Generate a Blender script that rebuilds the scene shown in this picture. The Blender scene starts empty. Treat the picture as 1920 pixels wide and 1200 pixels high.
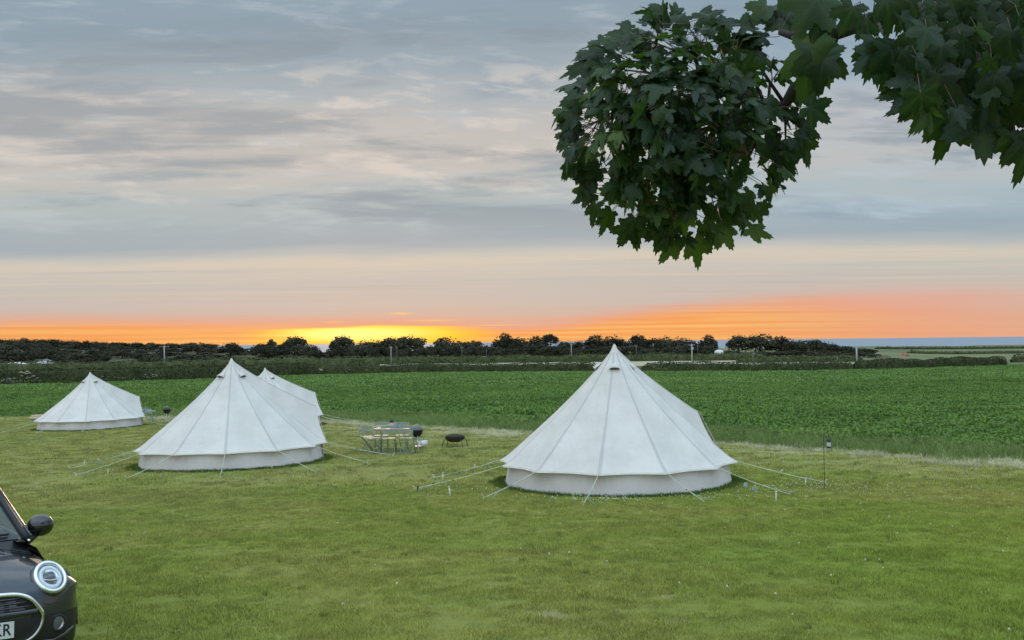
import bpy, math, random
import numpy as np
from mathutils import Vector, Matrix, Euler, noise as mnoise
random.seed(7); RNG = np.random.default_rng(11)
R = math.radians; PI = math.pi
sc = bpy.context.scene
COL = sc.collection

# ------------------------------------------------------------------ camera
H = 2.4; F = 2000.0; K = F/1400; CX, CY = 960.0, 600.0
pitch, roll = math.atan(41/F), 0.0108
_f = Vector((0, math.cos(pitch), math.sin(pitch))); _u0 = Vector((0, -math.sin(pitch), math.cos(pitch))); _r0 = Vector((1, 0, 0))
_r = _r0*math.cos(roll) - _u0*math.sin(roll); _u = _u0*math.cos(roll) + _r0*math.sin(roll)
cam = bpy.data.cameras.new('camera'); camo = bpy.data.objects.new('camera', cam); COL.objects.link(camo)
cam.sensor_width = 36; cam.lens = F/1920*36; cam.clip_start = 0.05; cam.clip_end = 90000
camo.matrix_world = Matrix(((_r.x, _u.x, -_f.x, 0), (_r.y, _u.y, -_f.y, 0), (_r.z, _u.z, -_f.z, H), (0, 0, 0, 1)))
sc.camera = camo
def ray(px, py): return (_f*F + _r*(px-CX) - _u*(py-CY)).normalized()
def at(px, py, Y):
    d = ray(px, py); k = Y/d.y
    return Vector((d.x*k, Y, H + d.z*k))
def top_z(px, py, Y): return at(px, py, Y).z

# ------------------------------------------------------------------ terrain height
KN = [(-60, -1.2), (0, 2.06), (5.4, 2.38), (14.45, 2.98), (18.7, 3.07), (35, 3.56), (45, 3.92), (60, 4.46), (80, 4.98), (100, 5.35), (140, 6.0), (200, 6.9), (300, 8.3), (400, 9.3), (700, 12), (1000, 14.6), (1400, 18.0), (2600, 18.6), (4000, 22)]
KX = K*np.array([k[0] for k in KN], float); KZ = np.array([k[1] for k in KN], float)
def sst(a, b, x):
    t = np.clip((x-a)/(b-a), 0, 1); return t*t*(3-2*t)
def g_arr(x, y):
    x = np.asarray(x, float); y = np.asarray(y, float)
    zb = np.interp(y, KX, KZ)
    az = K*x/np.maximum(y, 1); yk = y/K
    zb = zb + 4.2*sst(.42, .60, az)*sst(170, 420, yk)*(1-sst(800, 1380, yk))
    zb = zb - 7.5*sst(.12, .55, -az)*sst(260, 520, yk)*(1-sst(700, 1400, yk))
    zb = zb + .020*np.clip(-x-3, 0, 40)*(1-sst(40, 75, yk))*sst(2, 12, yk)
    bump = .03*np.sin(x*.7+y*.31)*np.sin(y*.53-x*.2)+.05*np.sin(x*.13+1)*np.sin(y*.17)
    return H - zb + bump*sst(0, 8, np.abs(y)+4)
def g(x, y): return float(g_arr(x, y))
def hit(px, py):
    d = ray(px, py); lo, t = 0.0, 1.0
    while t < 6000:
        p = Vector((0, 0, H)) + d*t
        if p.z < g(p.x, p.y): break
        lo = t; t *= 1.03
    for _ in range(30):
        m = (lo+t)/2; p = Vector((0, 0, H)) + d*m
        if p.z < g(p.x, p.y): t = m
        else: lo = m
    return Vector((0, 0, H)) + d*t

# ------------------------------------------------------------------ helpers
def srgb(r, gg, b):
    def c(v):
        v /= 255.0
        return v/12.92 if v <= .04045 else ((v+.055)/1.055)**2.4
    return (c(r), c(gg), c(b), 1)
def tag(o, label=None, cat=None, group=None, kind=None):
    if label: o['label'] = label
    if cat: o['category'] = cat
    if group: o['group'] = group
    if kind: o['kind'] = kind
    return o
def empty(name, loc=(0, 0, 0), rz=0, scale=None):
    o = bpy.data.objects.new(name, None); COL.objects.link(o); o.location = loc; o.rotation_euler = (0, 0, rz); o.empty_display_size = .2
    if scale: o.scale = scale
    return o
class MB:
    def __init__(s): s.v = []; s.f = []; s.uv = []; s.n = 0; s.mi = []
    def add(s, vs, fs, mi=0):
        b = len(s.v); s.v += [tuple(v) for v in vs]; s.f += [tuple(i+b for i in f) for f in fs]; s.mi += [mi]*len(fs)
    def box(s, c, d, M=None):
        c = Vector(c); vs = []
        for sx in (-.5, .5):
            for sy in (-.5, .5):
                for sz in (-.5, .5):
                    v = Vector((sx*d[0], sy*d[1], sz*d[2]))
                    if M: v = M @ v
                    vs.append(c+v)
        s.add(vs, [(0, 1, 3, 2), (4, 6, 7, 5), (0, 4, 5, 1), (2, 3, 7, 6), (0, 2, 6, 4), (1, 5, 7, 3)])
    def tube(s, pts, rad, n=8, cap=True, flat=None):
        pts = [Vector(p) for p in pts]
        if not hasattr(rad, '__len__'): rad = [rad]*len(pts)
        vs = []; up = None
        for i, p in enumerate(pts):
            t = (pts[min(i+1, len(pts)-1)] - pts[max(i-1, 0)])
            t = t.normalized() if t.length > 1e-9 else Vector((0, 0, 1))
            if up is None:
                up = Vector((0, 0, 1)) if abs(t.z) < .9 else Vector((1, 0, 0))
            a = t.cross(up).normalized(); b = a.cross(t).normalized(); up = b
            for k in range(n):
                w = 2*PI*k/n
                vs.append(p + (a*math.cos(w) + b*math.sin(w)*(flat or 1))*rad[i])
        fs = []
        for i in range(len(pts)-1):
            for k in range(n):
                fs.append((i*n+k, i*n+(k+1) % n, (i+1)*n+(k+1) % n, (i+1)*n+k))
        if cap: fs += [tuple(range(n))[::-1], tuple((len(pts)-1)*n+k for k in range(n))]
        s.add(vs, fs)
    def lathe(s, prof, c=(0, 0, 0), n=20, M=None, sx=1, sy=1):
        vs = []; c = Vector(c)
        for r, z in prof:
            for k in range(n):
                w = 2*PI*k/n; v = Vector((r*math.cos(w)*sx, r*math.sin(w)*sy, z))
                if M: v = M @ v
                vs.append(c+v)
        fs = [(i*n+k, i*n+(k+1) % n, (i+1)*n+(k+1) % n, (i+1)*n+k) for i in range(len(prof)-1) for k in range(n)]
        s.add(vs, fs)
    def grid(s, P, flip=False):
        nr, nc = len(P), len(P[0]); vs = [p for row in P for p in row]
        fs = []
        for i in range(nr-1):
            for j in range(nc-1):
                q = (i*nc+j, i*nc+j+1, (i+1)*nc+j+1, (i+1)*nc+j)
                fs.append(q[::-1] if flip else q)
        s.add(vs, fs)
    def build(s, name, mat, parent=None, smooth=False, uv=None, solid=None):
        me = bpy.data.meshes.new(name); me.from_pydata(s.v, [], s.f); me.update()
        for m in (mat if isinstance(mat, (list, tuple)) else [mat]): me.materials.append(m)
        if smooth: me.polygons.foreach_set('use_smooth', [True]*len(me.polygons))
        if any(s.mi): me.polygons.foreach_set('material_index', s.mi)
        o = bpy.data.objects.new(name, me); COL.objects.link(o)
        if parent: o.parent = parent
        if solid:
            m = o.modifiers.new('t', 'SOLIDIFY'); m.thickness = solid; m.offset = 0
        return o
def np_mesh(name, V, Fq, mat, parent=None, smooth=False, link=True):
    """V (n,3), Fq (m,k) arrays"""
    me = bpy.data.meshes.new(name); n, m, k = len(V), len(Fq), Fq.shape[1]
    me.vertices.add(n); me.vertices.foreach_set('co', np.asarray(V, np.float32).ravel())
    me.loops.add(m*k); me.loops.foreach_set('vertex_index', np.asarray(Fq, np.int32).ravel())
    me.polygons.add(m); me.polygons.foreach_set('loop_start', np.arange(m, dtype=np.int32)*k)
    if smooth: me.polygons.foreach_set('use_smooth', np.ones(m, bool))
    me.update(calc_edges=True); me.materials.append(mat)
    o = bpy.data.objects.new(name, me)
    if link: COL.objects.link(o)
    if parent: o.parent = parent
    return o
def children(o): return list(o.children)
def copy_tree(o, parent=None):
    c = o.copy(); COL.objects.link(c); c.parent = parent; c.name = o.name
    for ch in list(o.children): copy_tree(ch, c)
    return c

# ------------------------------------------------------------------ node expression helper
class NT:
    def __init__(s, nt): s.nt = nt
    def new(s, t, **k):
        n = s.nt.nodes.new(t)
        for a, b in k.items(): setattr(n, a, b)
        return n
    def put(s, sock, v):
        if isinstance(v, E): v = v.s
        if isinstance(v, bpy.types.NodeSocket): s.nt.links.new(v, sock)
        elif isinstance(v, (tuple, list)) and len(v) == 3 and len(sock.default_value) == 4: sock.default_value = (*v, 1)
        else: sock.default_value = v
    def m(s, op, a, b=None, c=None, clamp=False):
        n = s.new('ShaderNodeMath', operation=op); n.use_clamp = clamp
        for i, v in enumerate((a, b, c)):
            if v is not None: s.put(n.inputs[i], v)
        return E(s, n.outputs[0])
    def noise(s, vec, scale, detail=4, rough=.5, dist=0, col=False):
        n = s.new('ShaderNodeTexNoise'); n.noise_dimensions = '3D'
        if vec is not None: s.put(n.inputs['Vector'], vec)
        n.inputs['Scale'].default_value = scale; n.inputs['Detail'].default_value = detail
        n.inputs['Roughness'].default_value = rough; n.inputs['Distortion'].default_value = dist
        return E(s, n.outputs['Color' if col else 'Fac'])
    def xyz(s, x, y, z=0.0):
        n = s.new('ShaderNodeCombineXYZ')
        for i, v in enumerate((x, y, z)): s.put(n.inputs[i], v)
        return n.outputs[0]
    def sep(s, v):
        n = s.new('ShaderNodeSeparateXYZ'); s.put(n.inputs[0], v); return [E(s, o) for o in n.outputs]
    def ramp(s, fac, stops, interp='LINEAR'):
        n = s.new('ShaderNodeValToRGB'); cr = n.color_ramp; cr.interpolation = interp
        while len(cr.elements) < len(stops): cr.elements.new(.5)
        for e, (p, c) in zip(cr.elements, stops): e.position = p; e.color = c
        s.put(n.inputs[0], fac); return n.outputs[0]
    def mix(s, fac, a, b, mode='MIX'):
        n = s.new('ShaderNodeMix', data_type='RGBA', blend_type=mode)
        s.put(n.inputs[0], fac); s.put(n.inputs[6], a); s.put(n.inputs[7], b); return n.outputs[2]
    def ss(s, v, a, b):
        n = s.new('ShaderNodeMapRange', interpolation_type='SMOOTHSTEP')
        s.put(n.inputs[0], v); s.put(n.inputs[1], a); s.put(n.inputs[2], b); n.inputs[3].default_value = 0; n.inputs[4].default_value = 1
        return E(s, n.outputs[0])
    def gauss(s, v, c, w):
        d = (v-c)*(1/w); return s.m('EXPONENT', d*d*-1.0)
    def scale(s, v, k):
        n = s.new('ShaderNodeVectorMath', operation='MULTIPLY'); s.put(n.inputs[0], v); n.inputs[1].default_value = k; return n.outputs[0]
class E:
    def __init__(e, t, s): e.t = t; e.s = s
    def __add__(e, o): return e.t.m('ADD', e, o)
    def __radd__(e, o): return e.t.m('ADD', o, e)
    def __sub__(e, o): return e.t.m('SUBTRACT', e, o)
    def __rsub__(e, o): return e.t.m('SUBTRACT', o, e)
    def __mul__(e, o): return e.t.m('MULTIPLY', e, o)
    __rmul__ = __mul__
    def __truediv__(e, o): return e.t.m('DIVIDE', e, o)
def new_mat(name):
    m = bpy.data.materials.new(name); m.use_nodes = True; nt = m.node_tree; nt.nodes.clear()
    T = NT(nt); out = T.new('ShaderNodeOutputMaterial'); p = T.new('ShaderNodeBsdfPrincipled'); nt.links.new(p.outputs[0], out.inputs[0])
    return m, T, p, out
def pmat(name, col, rough=.6, metal=0, var=.12, vscale=6, bump=0, bscale=40, coat=0, spec=None, coord='Object'):
    """plain procedural material: colour broken by noise, optional bump"""
    m, T, p, out = new_mat(name)
    c = T.new('ShaderNodeTexCoord').outputs[coord]
    n = T.noise(c, vscale, 5, .6)
    d = tuple(v*(1-var) for v in col[:3]); b = tuple(min(1, v*(1+var)) for v in col[:3])
    T.put(p.inputs['Base Color'], T.mix(T.ss(n, .3, .7), d, b))
    p.inputs['Roughness'].default_value = rough; p.inputs['Metallic'].default_value = metal
    if coat: p.inputs['Coat Weight'].default_value = coat; p.inputs['Coat Roughness'].default_value = .05
    if spec is not None: p.inputs['Specular IOR Level'].default_value = spec
    if bump:
        bn = T.new('ShaderNodeBump'); bn.inputs['Strength'].default_value = bump; bn.inputs['Distance'].default_value = .01
        T.put(bn.inputs['Height'], T.noise(c, bscale, 4, .6)); T.put(p.inputs['Normal'], bn.outputs[0])
    return m

# ------------------------------------------------------------------ world
def build_world():
    w = bpy.data.worlds.new('World'); sc.world = w; w.use_nodes = True; nt = w.node_tree; nt.nodes.clear(); T = NT(nt)
    out = T.new('ShaderNodeOutputWorld')
    tc = T.new('ShaderNodeTexCoord').outputs['Generated']
    x, y, z = T.sep(tc)
    hyp = T.m('SQRT', x*x+y*y)
    az = T.m('ARCTAN2', x, y)
    et = z/(hyp+1e-4)
    e = et*K/T.m('COSINE', T.m('MINIMUM', T.m('ABSOLUTE', az), 1.0)); az = T.m('ARCTAN2', x*K, y)
    e2 = T.m('MAXIMUM', e, 0.0)
    ec = T.m('POWER', e2, .8)
    P1 = T.xyz(az*1.3, ec*7.5, 0.3); P2 = T.xyz(az*3.2, ec*20, 3.1); P3 = T.xyz(az*4.6, ec*19+az*1.0, 7.7); P4 = T.xyz(az*1.2, e*130, 1.7)
    n1 = T.noise(P1, 1.6, 5, .55, .6); n2 = T.noise(P2, 1.7, 6, .6, .25); n3 = T.noise(P3, 2.1, 5, .56, .3); n4 = T.noise(P4, 2.0, 4, .6, .3)
    up = T.ss(e, .12, .26)
    pos = e + (n1-.5)*.15*up + (n2-.5)*.05*up + (n4-.5)*.008 + (n1-.5)*.030 + (n2-.5)*.012 - az*.010
    st = [(0, (228, 178, 150)), (.035, (216, 184, 166)), (.055, (205, 192, 182)), (.085, (201, 195, 187)), (.102, (209, 202, 190)), (.112, (216, 206, 190)), (.120, (196, 197, 192)), (.136, (169, 180, 186)),
          (.17, (172, 184, 189)), (.205, (186, 194, 194)), (.24, (202, 197, 191)), (.30, (200, 196, 192)), (.345, (184, 189, 192)), (.38, (162, 175, 184)), (.43, (148, 165, 177)), (.52, (150, 169, 183)), (1, (160, 180, 200))]
    base = T.ramp(pos, [(p, srgb(*c)) for p, c in st])
    # lit lumps of warm cloud in the middle band
    lump = T.ss(n3, .49, .66)*T.ss(e, .17, .23)*(1.0-T.ss(e, .33, .40))*(1.0-T.ss(az, .12, .40))
    base = T.mix(lump*.75, base, srgb(226, 215, 204))
    band = T.ss(n3*.5+n2*.5, .5, .66)*T.ss(e, .125, .16)*(1.0-lump)
    base = T.mix(band*.5, base, srgb(200, 208, 212))
    dark = T.ss(n1*.6+n2*.4, .52, .40)*T.ss(e, .125, .2)
    base = T.mix(dark*.55, base, srgb(134, 148, 160))
    # low streaks under the cloud deck
    lows = T.ss(n4, .55, .75)*T.ss(e, .03, .07)*(1.0-T.ss(e, .10, .12))
    base = T.mix(lows*.45, base, srgb(228, 208, 182))
    lowd = T.ss(n4, .45, .30)*T.ss(e, .03, .07)*(1.0-T.ss(e, .11, .12))
    base = T.mix(lowd*.4, base, srgb(186, 182, 182))
    # bluer to the right
    base = T.mix(T.ss(az, .1, .45)*T.ss(e, .115, .17)*.6, base, T.mix(1.0, base, (.84, .97, 1.1, 1), 'MULTIPLY'))
    # sunset glow
    eo = T.gauss(az, -.62, .22)*.010 + T.gauss(az, .34, .20)*.024 + T.gauss(az, .02, .12)*-.010 + .026
    n5 = T.noise(T.xyz(az*3.0, e*260, 5.3), 1.0, 5, .65, .4); es = e + (n4-.5)*.012 + (n5-.5)*.014 + (n2-.5)*.010
    halo = (1.0-T.ss(es, eo*.8, eo+.016))*(1.0-T.ss(az, .45, .66)*.55)*(.75+T.gauss(az, -.1, .2)*.25)
    glow = T.mix(halo*.85, base, srgb(243, 164, 128))
    orm = (1.0-T.ss(es, eo*.55, eo*1.15))*(1.0-T.ss(az, .24, .56)*.90)
    ors = T.mix(T.ss(n4*.5+n5*.5, .38, .62), srgb(250, 160, 84), srgb(255, 194, 112))
    glow = T.mix(orm*.9, glow, ors)
    wedge = T.gauss(az, .50, .14)*T.gauss(es, .052, .014)
    glow = T.mix(wedge*.45, glow, srgb(250, 160, 128))
    ym = T.ss(az+(n4-.5)*.12, -.37, -.25)*T.ss(az+(n4-.5)*.10, .0, -.12)*(1.0-T.ss(e+(n5-.5)*.012+T.m('ABSOLUTE', az+.178)*.03, .0225, .0255))*T.ss(e, -.004, .004)
    glow = T.mix(T.m('MINIMUM', ym*1.1, 1.0), glow, T.mix(T.gauss(az, -.21, .10)*T.gauss(e+(n5-.5)*.01, .013, .010)*.9, (1.2, .62, 0.0, 1), (1.6, 1.25, .38, 1)))
    # a couple of bright slivers above the core
    for (a0, e0, wa, we, k) in ((-.148, .0395, .012, .0013, .9), (-.105, .0300, .03, .0009, .7), (-.235, .0292, .012, .0008, .7), (-.02, .0225, .035, .0009, .5)):
        glow = T.mix(T.gauss(az, a0, wa)*T.gauss(e, e0, we)*k, glow, (1.1, .62, .16, 1))
    # unseen sky overhead and behind the camera, brightened and warmed as added fill
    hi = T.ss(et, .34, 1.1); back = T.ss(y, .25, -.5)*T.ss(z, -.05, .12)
    gain = 1.0 + hi*SKY_FILL_UP + back*SKY_FILL_BACK
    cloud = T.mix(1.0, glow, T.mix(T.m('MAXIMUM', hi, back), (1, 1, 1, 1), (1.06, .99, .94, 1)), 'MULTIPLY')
    sky = T.new('ShaderNodeTexSky', sky_type='NISHITA'); sky.sun_disc = False; sky.sun_elevation = R(SUN_EL); sky.sun_rotation = R(SUN_AZ); sky.air_density = 1.0; sky.dust_density = 1.2
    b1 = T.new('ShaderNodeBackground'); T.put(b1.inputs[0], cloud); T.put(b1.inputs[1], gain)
    b2 = T.new('ShaderNodeBackground'); T.put(b2.inputs[0], sky.outputs[0]); b2.inputs[1].default_value = .05
    a = T.new('ShaderNodeMixShader'); a.inputs[0].default_value = .06      # the cloud deck hides nearly all of the clear sky
    nt.links.new(b1.outputs[0], a.inputs[1]); nt.links.new(b2.outputs[0], a.inputs[2])
    nt.links.new(a.outputs[0], out.inputs[0])
    try: w.cycles.sampling_method = 'MANUAL'; w.cycles.sample_map_resolution = 512
    except Exception: pass
SUN_EL, SUN_AZ = 1.5, -7.3
SKY_FILL_UP, SKY_FILL_BACK = 1.8, 1.2
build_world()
sl = bpy.data.lights.new('sun', 'SUN'); sl.energy = .5; sl.angle = R(10); sl.color = (1, .62, .36)
slo = bpy.data.objects.new('sun', sl); COL.objects.link(slo)
sd = Vector((math.sin(R(SUN_AZ)), math.cos(R(SUN_AZ)), math.tan(R(3.0)))).normalized()
slo.rotation_euler = sd.to_track_quat('Z', 'Y').to_euler(); slo.location = (0, 0, 30)
sc.view_settings.view_transform = 'Standard'; sc.view_settings.look = 'None'; sc.view_settings.exposure = 0; sc.view_settings.gamma = 1
sc.cycles.max_bounces = 6; sc.cycles.transparent_max_bounces = 12; sc.cycles.diffuse_bounces = 3; sc.cycles.use_denoising = True

# ------------------------------------------------------------------ ground
EDGE_PX = [(-700, 775), (-200, 779), (60, 783), (200, 782), (350, 784), (520, 786), (660, 790), (780, 799), (900, 807), (1000, 812), (1340, 831), (1500, 841), (1640, 851), (1760, 858), (1880, 864), (2100, 880), (2500, 905)]
EDGE = np.array([[*hit(a, b).xy] for a, b in EDGE_PX])
def sd_edge(x, y):
    """signed distance to crop edge, positive inside the crop (far side)"""
    x = np.atleast_1d(np.asarray(x, float)); y = np.atleast_1d(np.asarray(y, float))
    best = np.full(x.shape, 1e9)
    for i in range(len(EDGE)-1):
        a, b = EDGE[i], EDGE[i+1]; d = b-a; L = d@d
        t = np.clip(((x-a[0])*d[0]+(y-a[1])*d[1])/L, 0, 1)
        dd = np.hypot(x-a[0]-t*d[0], y-a[1]-t*d[1]); best = np.minimum(best, dd)
    yy = np.interp(x, EDGE[:, 0], EDGE[:, 1])
    return np.where(y > yy, best, -best)
HEDGE_PX = [(-700, 742), (-300, 732), (0, 723), (150, 720), (300, 715.5), (450, 709), (600, 704.5), (750, 701), (900, 699), (1050, 698.5), (1200, 698), (1350, 697.5), (1500, 697), (1600, 695), (1700, 692.5), (1800, 689.5), (1850, 687.5), (1885, 686)]
HEDGE = np.array([[*hit(a, b).xy] for a, b in HEDGE_PX])
HX = np.append(HEDGE[:, 0], [HEDGE[-1, 0]+40, 400]); HY = np.append(HEDGE[:, 1], [HEDGE[-1, 1]+6, 200])

def lawn_color(T, pos):
    a = T.noise(pos, .16, 4, .55, .4); b = T.noise(pos, 1.9, 6, .68, .3); c = T.noise(pos, 7, 4, .65)
    x, y, z = T.sep(pos)
    col = T.mix(T.ss(a, .36, .66), (.275, .325, .064, 1), (.345, .345, .090, 1))
    col = T.mix(T.ss(y-x*.4+(a-.5)*12, 15, 34)*.6, col, (.345, .335, .12, 1))
    col = T.mix(T.ss(b, .54, .76)*.4, col, (.40, .355, .14, 1))
    col = T.mix(T.ss(b, .42, .26)*.45, col, (.17, .25, .04, 1))
    col = T.mix(T.ss(x+(a-.5)*5, 1.0, 6)*T.ss(y, 22, 10)*.5, col, (.25, .34, .035, 1))
    col = T.mix(T.ss(c, .35, .2)*.4, col, (.12, .16, .03, 1))
    return col, a, b, c
def crop_color(T, pos):
    a = T.noise(T.scale(pos, (.5, .8, 1)), .10, 4, .6, .5); b = T.noise(T.scale(pos, (.35, .7, 1)), .55, 4, .6)
    col = T.mix(T.ss(a, .38, .62), (.125, .22, .036, 1), (.165, .27, .05, 1))
    col = T.mix(T.ss(b, .5, .35)*.6, col, (.066, .14, .024, 1))
    col = T.mix(T.ss(b, .58, .75)*.35, col, (.20, .34, .09, 1))
    return col
def ground_mat():
    m, T, p, out = new_mat('ground')
    pos = T.new('ShaderNodeNewGeometry').outputs['Position']; x, y, z = T.sep(pos)
    lawn, a, b, c = lawn_color(T, pos); lawn = T.mix(1.0, lawn, (.72, .74, .70, 1), 'MULTIPLY')
    # bare earth patches in the lawn
    for (px, py, rx, ry) in ((1035, 1153, .28, .10), (1248, 1118, .12, .05), (1270, 1165, .14, .06), (672, 1133, .12, .04), (1390, 1093, .09, .035)):
        q = hit(px, py); dx = (x-q.x)*(1/rx); dy = (y-q.y)*(1/ry/2.2/K); r = T.m('SQRT', dx*dx+dy*dy)+(c-.5)*3.2+(b-.5)*1.5
        lawn = T.mix(T.ss(r, 1.0, .3)*.75, lawn, (.30, .265, .14, 1))
    crop = crop_color(T, pos)
    at_s = T.new('ShaderNodeAttribute'); at_s.attribute_name = 'sd'; sdv = E(T, at_s.outputs['Fac'])
    at_h = T.new('ShaderNodeAttribute'); at_h.attribute_name = 'hd'; hdv = E(T, at_h.outputs['Fac'])
    s = sdv*(1/K) + (T.noise(pos, .6, 4, .6)-.5)*1.4
    col = T.mix(T.ss(s, -2.6, -.5)*.7, lawn, (.40, .37, .18, 1))
    col = T.mix(T.ss(s, -1.1, -.6)*.6, col, (.55, .52, .33, 1))
    col = T.mix(T.ss(s, -.1, .5), col, crop)
    # land beyond the hedge: patchwork of rough pasture and stubble, in broad strips
    fn = T.noise(T.scale(pos, (.25, 1, 1)), .012, 3, .5, .3); f2 = T.noise(T.scale(pos, (.35, 1, 1)), .05, 4, .6)
    far = T.mix(T.ss(fn, .40, .60), (.13, .16, .075, 1), (.20, .21, .10, 1))
    far = T.mix(T.ss(f2, .5, .7)*.6, far, (.075, .11, .05, 1))
    far = T.mix(T.ss(x, 150, 90)*.85, far, (.066, .075, .038, 1))
    stub = T.ss(y, 195*K, 215*K)*T.ss(y, 300*K, 285*K)*T.ss(x, -90, -60)*T.ss(x, 110, 95)
    stub2 = T.ss(y, 118*K, 124*K)*T.ss(y, 190*K, 175*K)*T.ss(x, -66, -72)
    far = T.mix(T.m('MAXIMUM', stub, stub2), far, T.mix(f2, (.40, .35, .23, 1), (.50, .45, .31, 1)))
    col = T.mix(T.ss(hdv, -.5, .5), col, far)
    T.put(p.inputs['Base Color'], col); p.inputs['Roughness'].default_value = .95; p.inputs['Specular IOR Level'].default_value = .1
    bn = T.new('ShaderNodeBump'); bn.inputs['Strength'].default_value = .7; bn.inputs['Distance'].default_value = .05
    T.put(bn.inputs['Height'], T.noise(pos, 3.0, 6, .7)+T.noise(pos, 22, 4, .7)*.5); T.put(p.inputs['Normal'], bn.outputs[0])
    return m
def build_ground():
    def axis(dense, step, far, gr):
        v = list(np.arange(dense[0], dense[1]+1e-6, step)); s = step
        while v[-1] < far[1]: s *= gr; v.append(v[-1]+s)
        s = step; lo = []
        q = v[0]
        while q > far[0]: s *= gr; q -= s; lo.append(q)
        return np.array(lo[::-1]+v)
    xs = axis((-36, 30), .5, (-3500, 3500), 1.09); ys = axis((3, 100), .5, (-60, 5500), 1.06)
    X, Y = np.meshgrid(xs, ys); Z = g_arr(X, Y)
    V = np.stack([X.ravel(), Y.ravel(), Z.ravel()], 1); nc = len(xs); nr = len(ys)
    i, j = np.meshgrid(np.arange(nr-1), np.arange(nc-1), indexing='ij'); b = (i*nc+j).ravel()
    Fq = np.stack([b, b+1, b+nc+1, b+nc], 1)
    o = np_mesh('ground', V, Fq, ground_mat(), smooth=True)
    me = o.data
    A = me.attributes.new('sd', 'FLOAT', 'POINT'); A.data.foreach_set('value', sd_edge(V[:, 0], V[:, 1]).astype(np.float32))
    hd = V[:, 1]-np.interp(V[:, 0], HX, HY); A = me.attributes.new('hd', 'FLOAT', 'POINT'); A.data.foreach_set('value', hd.astype(np.float32))
    tag(o, kind='structure'); return o
build_ground()
def build_sea():
    m, T, p, out = new_mat('sea')
    pos = T.new('ShaderNodeNewGeometry').outputs['Position']
    n = T.noise(T.scale(pos, (.15, 1, 1)), .004, 4, .6)
    T.put(p.inputs['Base Color'], T.mix(n, (.20, .245, .285, 1), (.28, .32, .345, 1))); p.inputs['Roughness'].default_value = .55; p.inputs['Specular IOR Level'].default_value = .35
    bn = T.new('ShaderNodeBump'); bn.inputs['Strength'].default_value = .8; bn.inputs['Distance'].default_value = 1.0
    T.put(bn.inputs['Height'], T.noise(pos, .3, 4, .6)); T.put(p.inputs['Normal'], bn.outputs[0])
    b = MB(); z = H-18.1
    b.add([(-60000, 1000, z), (60000, 1000, z), (60000, 70000, z), (-60000, 70000, z)], [(0, 1, 2, 3)])
    tag(b.build('sea', m), kind='structure')
build_sea()

# ------------------------------------------------------------------ scattered growth (geometry nodes on point clouds)
def foliage_mat(name, colfn, trans=.25, rough=.7, spec=.2):
    m, T, p, out = new_mat(name)
    col = colfn(T)
    T.put(p.inputs['Base Color'], col); p.inputs['Roughness'].default_value = rough; p.inputs['Specular IOR Level'].default_value = spec
    tr = T.new('ShaderNodeBsdfTranslucent'); T.put(tr.inputs[0], col)
    mx = T.new('ShaderNodeMixShader'); mx.inputs[0].default_value = trans
    T.nt.links.new(p.outputs[0], mx.inputs[1]); T.nt.links.new(tr.outputs[0], mx.inputs[2]); T.nt.links.new(mx.outputs[0], out.inputs[0])
    return m
def rnd_mul(T, col, lo, hi):
    r = E(T, T.new('ShaderNodeObjectInfo').outputs['Random'])
    k = r*(hi-lo)+lo
    return T.mix(1.0, col, T.xyz(k, k, k), 'MULTIPLY')
def tuft(name, mat, n, rad, h, w, lean=.5, seg=2, seed=0):
    rg = random.Random(seed); V = []; Fc = []
    for _ in range(n):
        a = rg.uniform(0, 2*PI); r = rad*math.sqrt(rg.random()); b = rg.uniform(0, 2*PI); hh = h*rg.uniform(.5, 1.15); ww = w*rg.uniform(.7, 1.2)
        base = Vector((r*math.cos(a), r*math.sin(a), -.01)); d = Vector((math.cos(b), math.sin(b), 0)); c = rg.uniform(0, 2*PI); t = Vector((math.cos(c), math.sin(c), 0)); l = lean*hh*rg.uniform(.2, 1.2)
        i0 = len(V)
        V += [base-d*ww/2, base+d*ww/2, base+Vector((0, 0, hh*.55))+t*l*.3+d*ww*.42, base+Vector((0, 0, hh*.55))+t*l*.3-d*ww*.42, base+Vector((0, 0, hh))+t*l]
        Fc += [(i0, i0+1, i0+2, i0+3), (i0+3, i0+2, i0+4)]
    me = bpy.data.meshes.new(name); me.from_pydata([tuple(v) for v in V], [], Fc); me.materials.append(mat)
    return bpy.data.objects.new(name, me)
def leafy(name, mat, n, rad, h, L, seed=0):
    """low leafy plant: stalked blades rising from a crown"""
    rg = random.Random(seed); V = []; Fc = []
    for _ in range(n):
        a = rg.uniform(0, 2*PI); el = rg.uniform(.25, 1.35); ln = h*rg.uniform(.6, 1.1)
        r0 = rad*math.sqrt(rg.random()); c = Vector((r0*math.cos(a*3), r0*math.sin(a*3), h*.25))
        d = Vector((math.cos(a)*math.cos(el), math.sin(a)*math.cos(el), math.sin(el))); s = Vector((-math.sin(a), math.cos(a), rg.uniform(-.4, .4))).normalized()
        l = L*rg.uniform(.7, 1.2); b = c+d*ln*.35; dr = Vector((0, 0, -l*.35)); i0 = len(V)
        V += [b, b+d*l*.5+s*l*.34, b+d*l*.5-s*l*.34+Vector((0, 0, .02)), b+d*l*.8+s*l*.22+dr*.4, b+d*l*.8-s*l*.22+dr*.4, b+d*l*1.05+dr]
        Fc += [(i0, i0+1, i0+2), (i0+1, i0+3, i0+4, i0+2), (i0+3, i0+5, i0+4)]
    me = bpy.data.meshes.new(name); me.from_pydata([tuple(v) for v in V], [], Fc); me.materials.append(mat)
    return bpy.data.objects.new(name, me)
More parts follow.
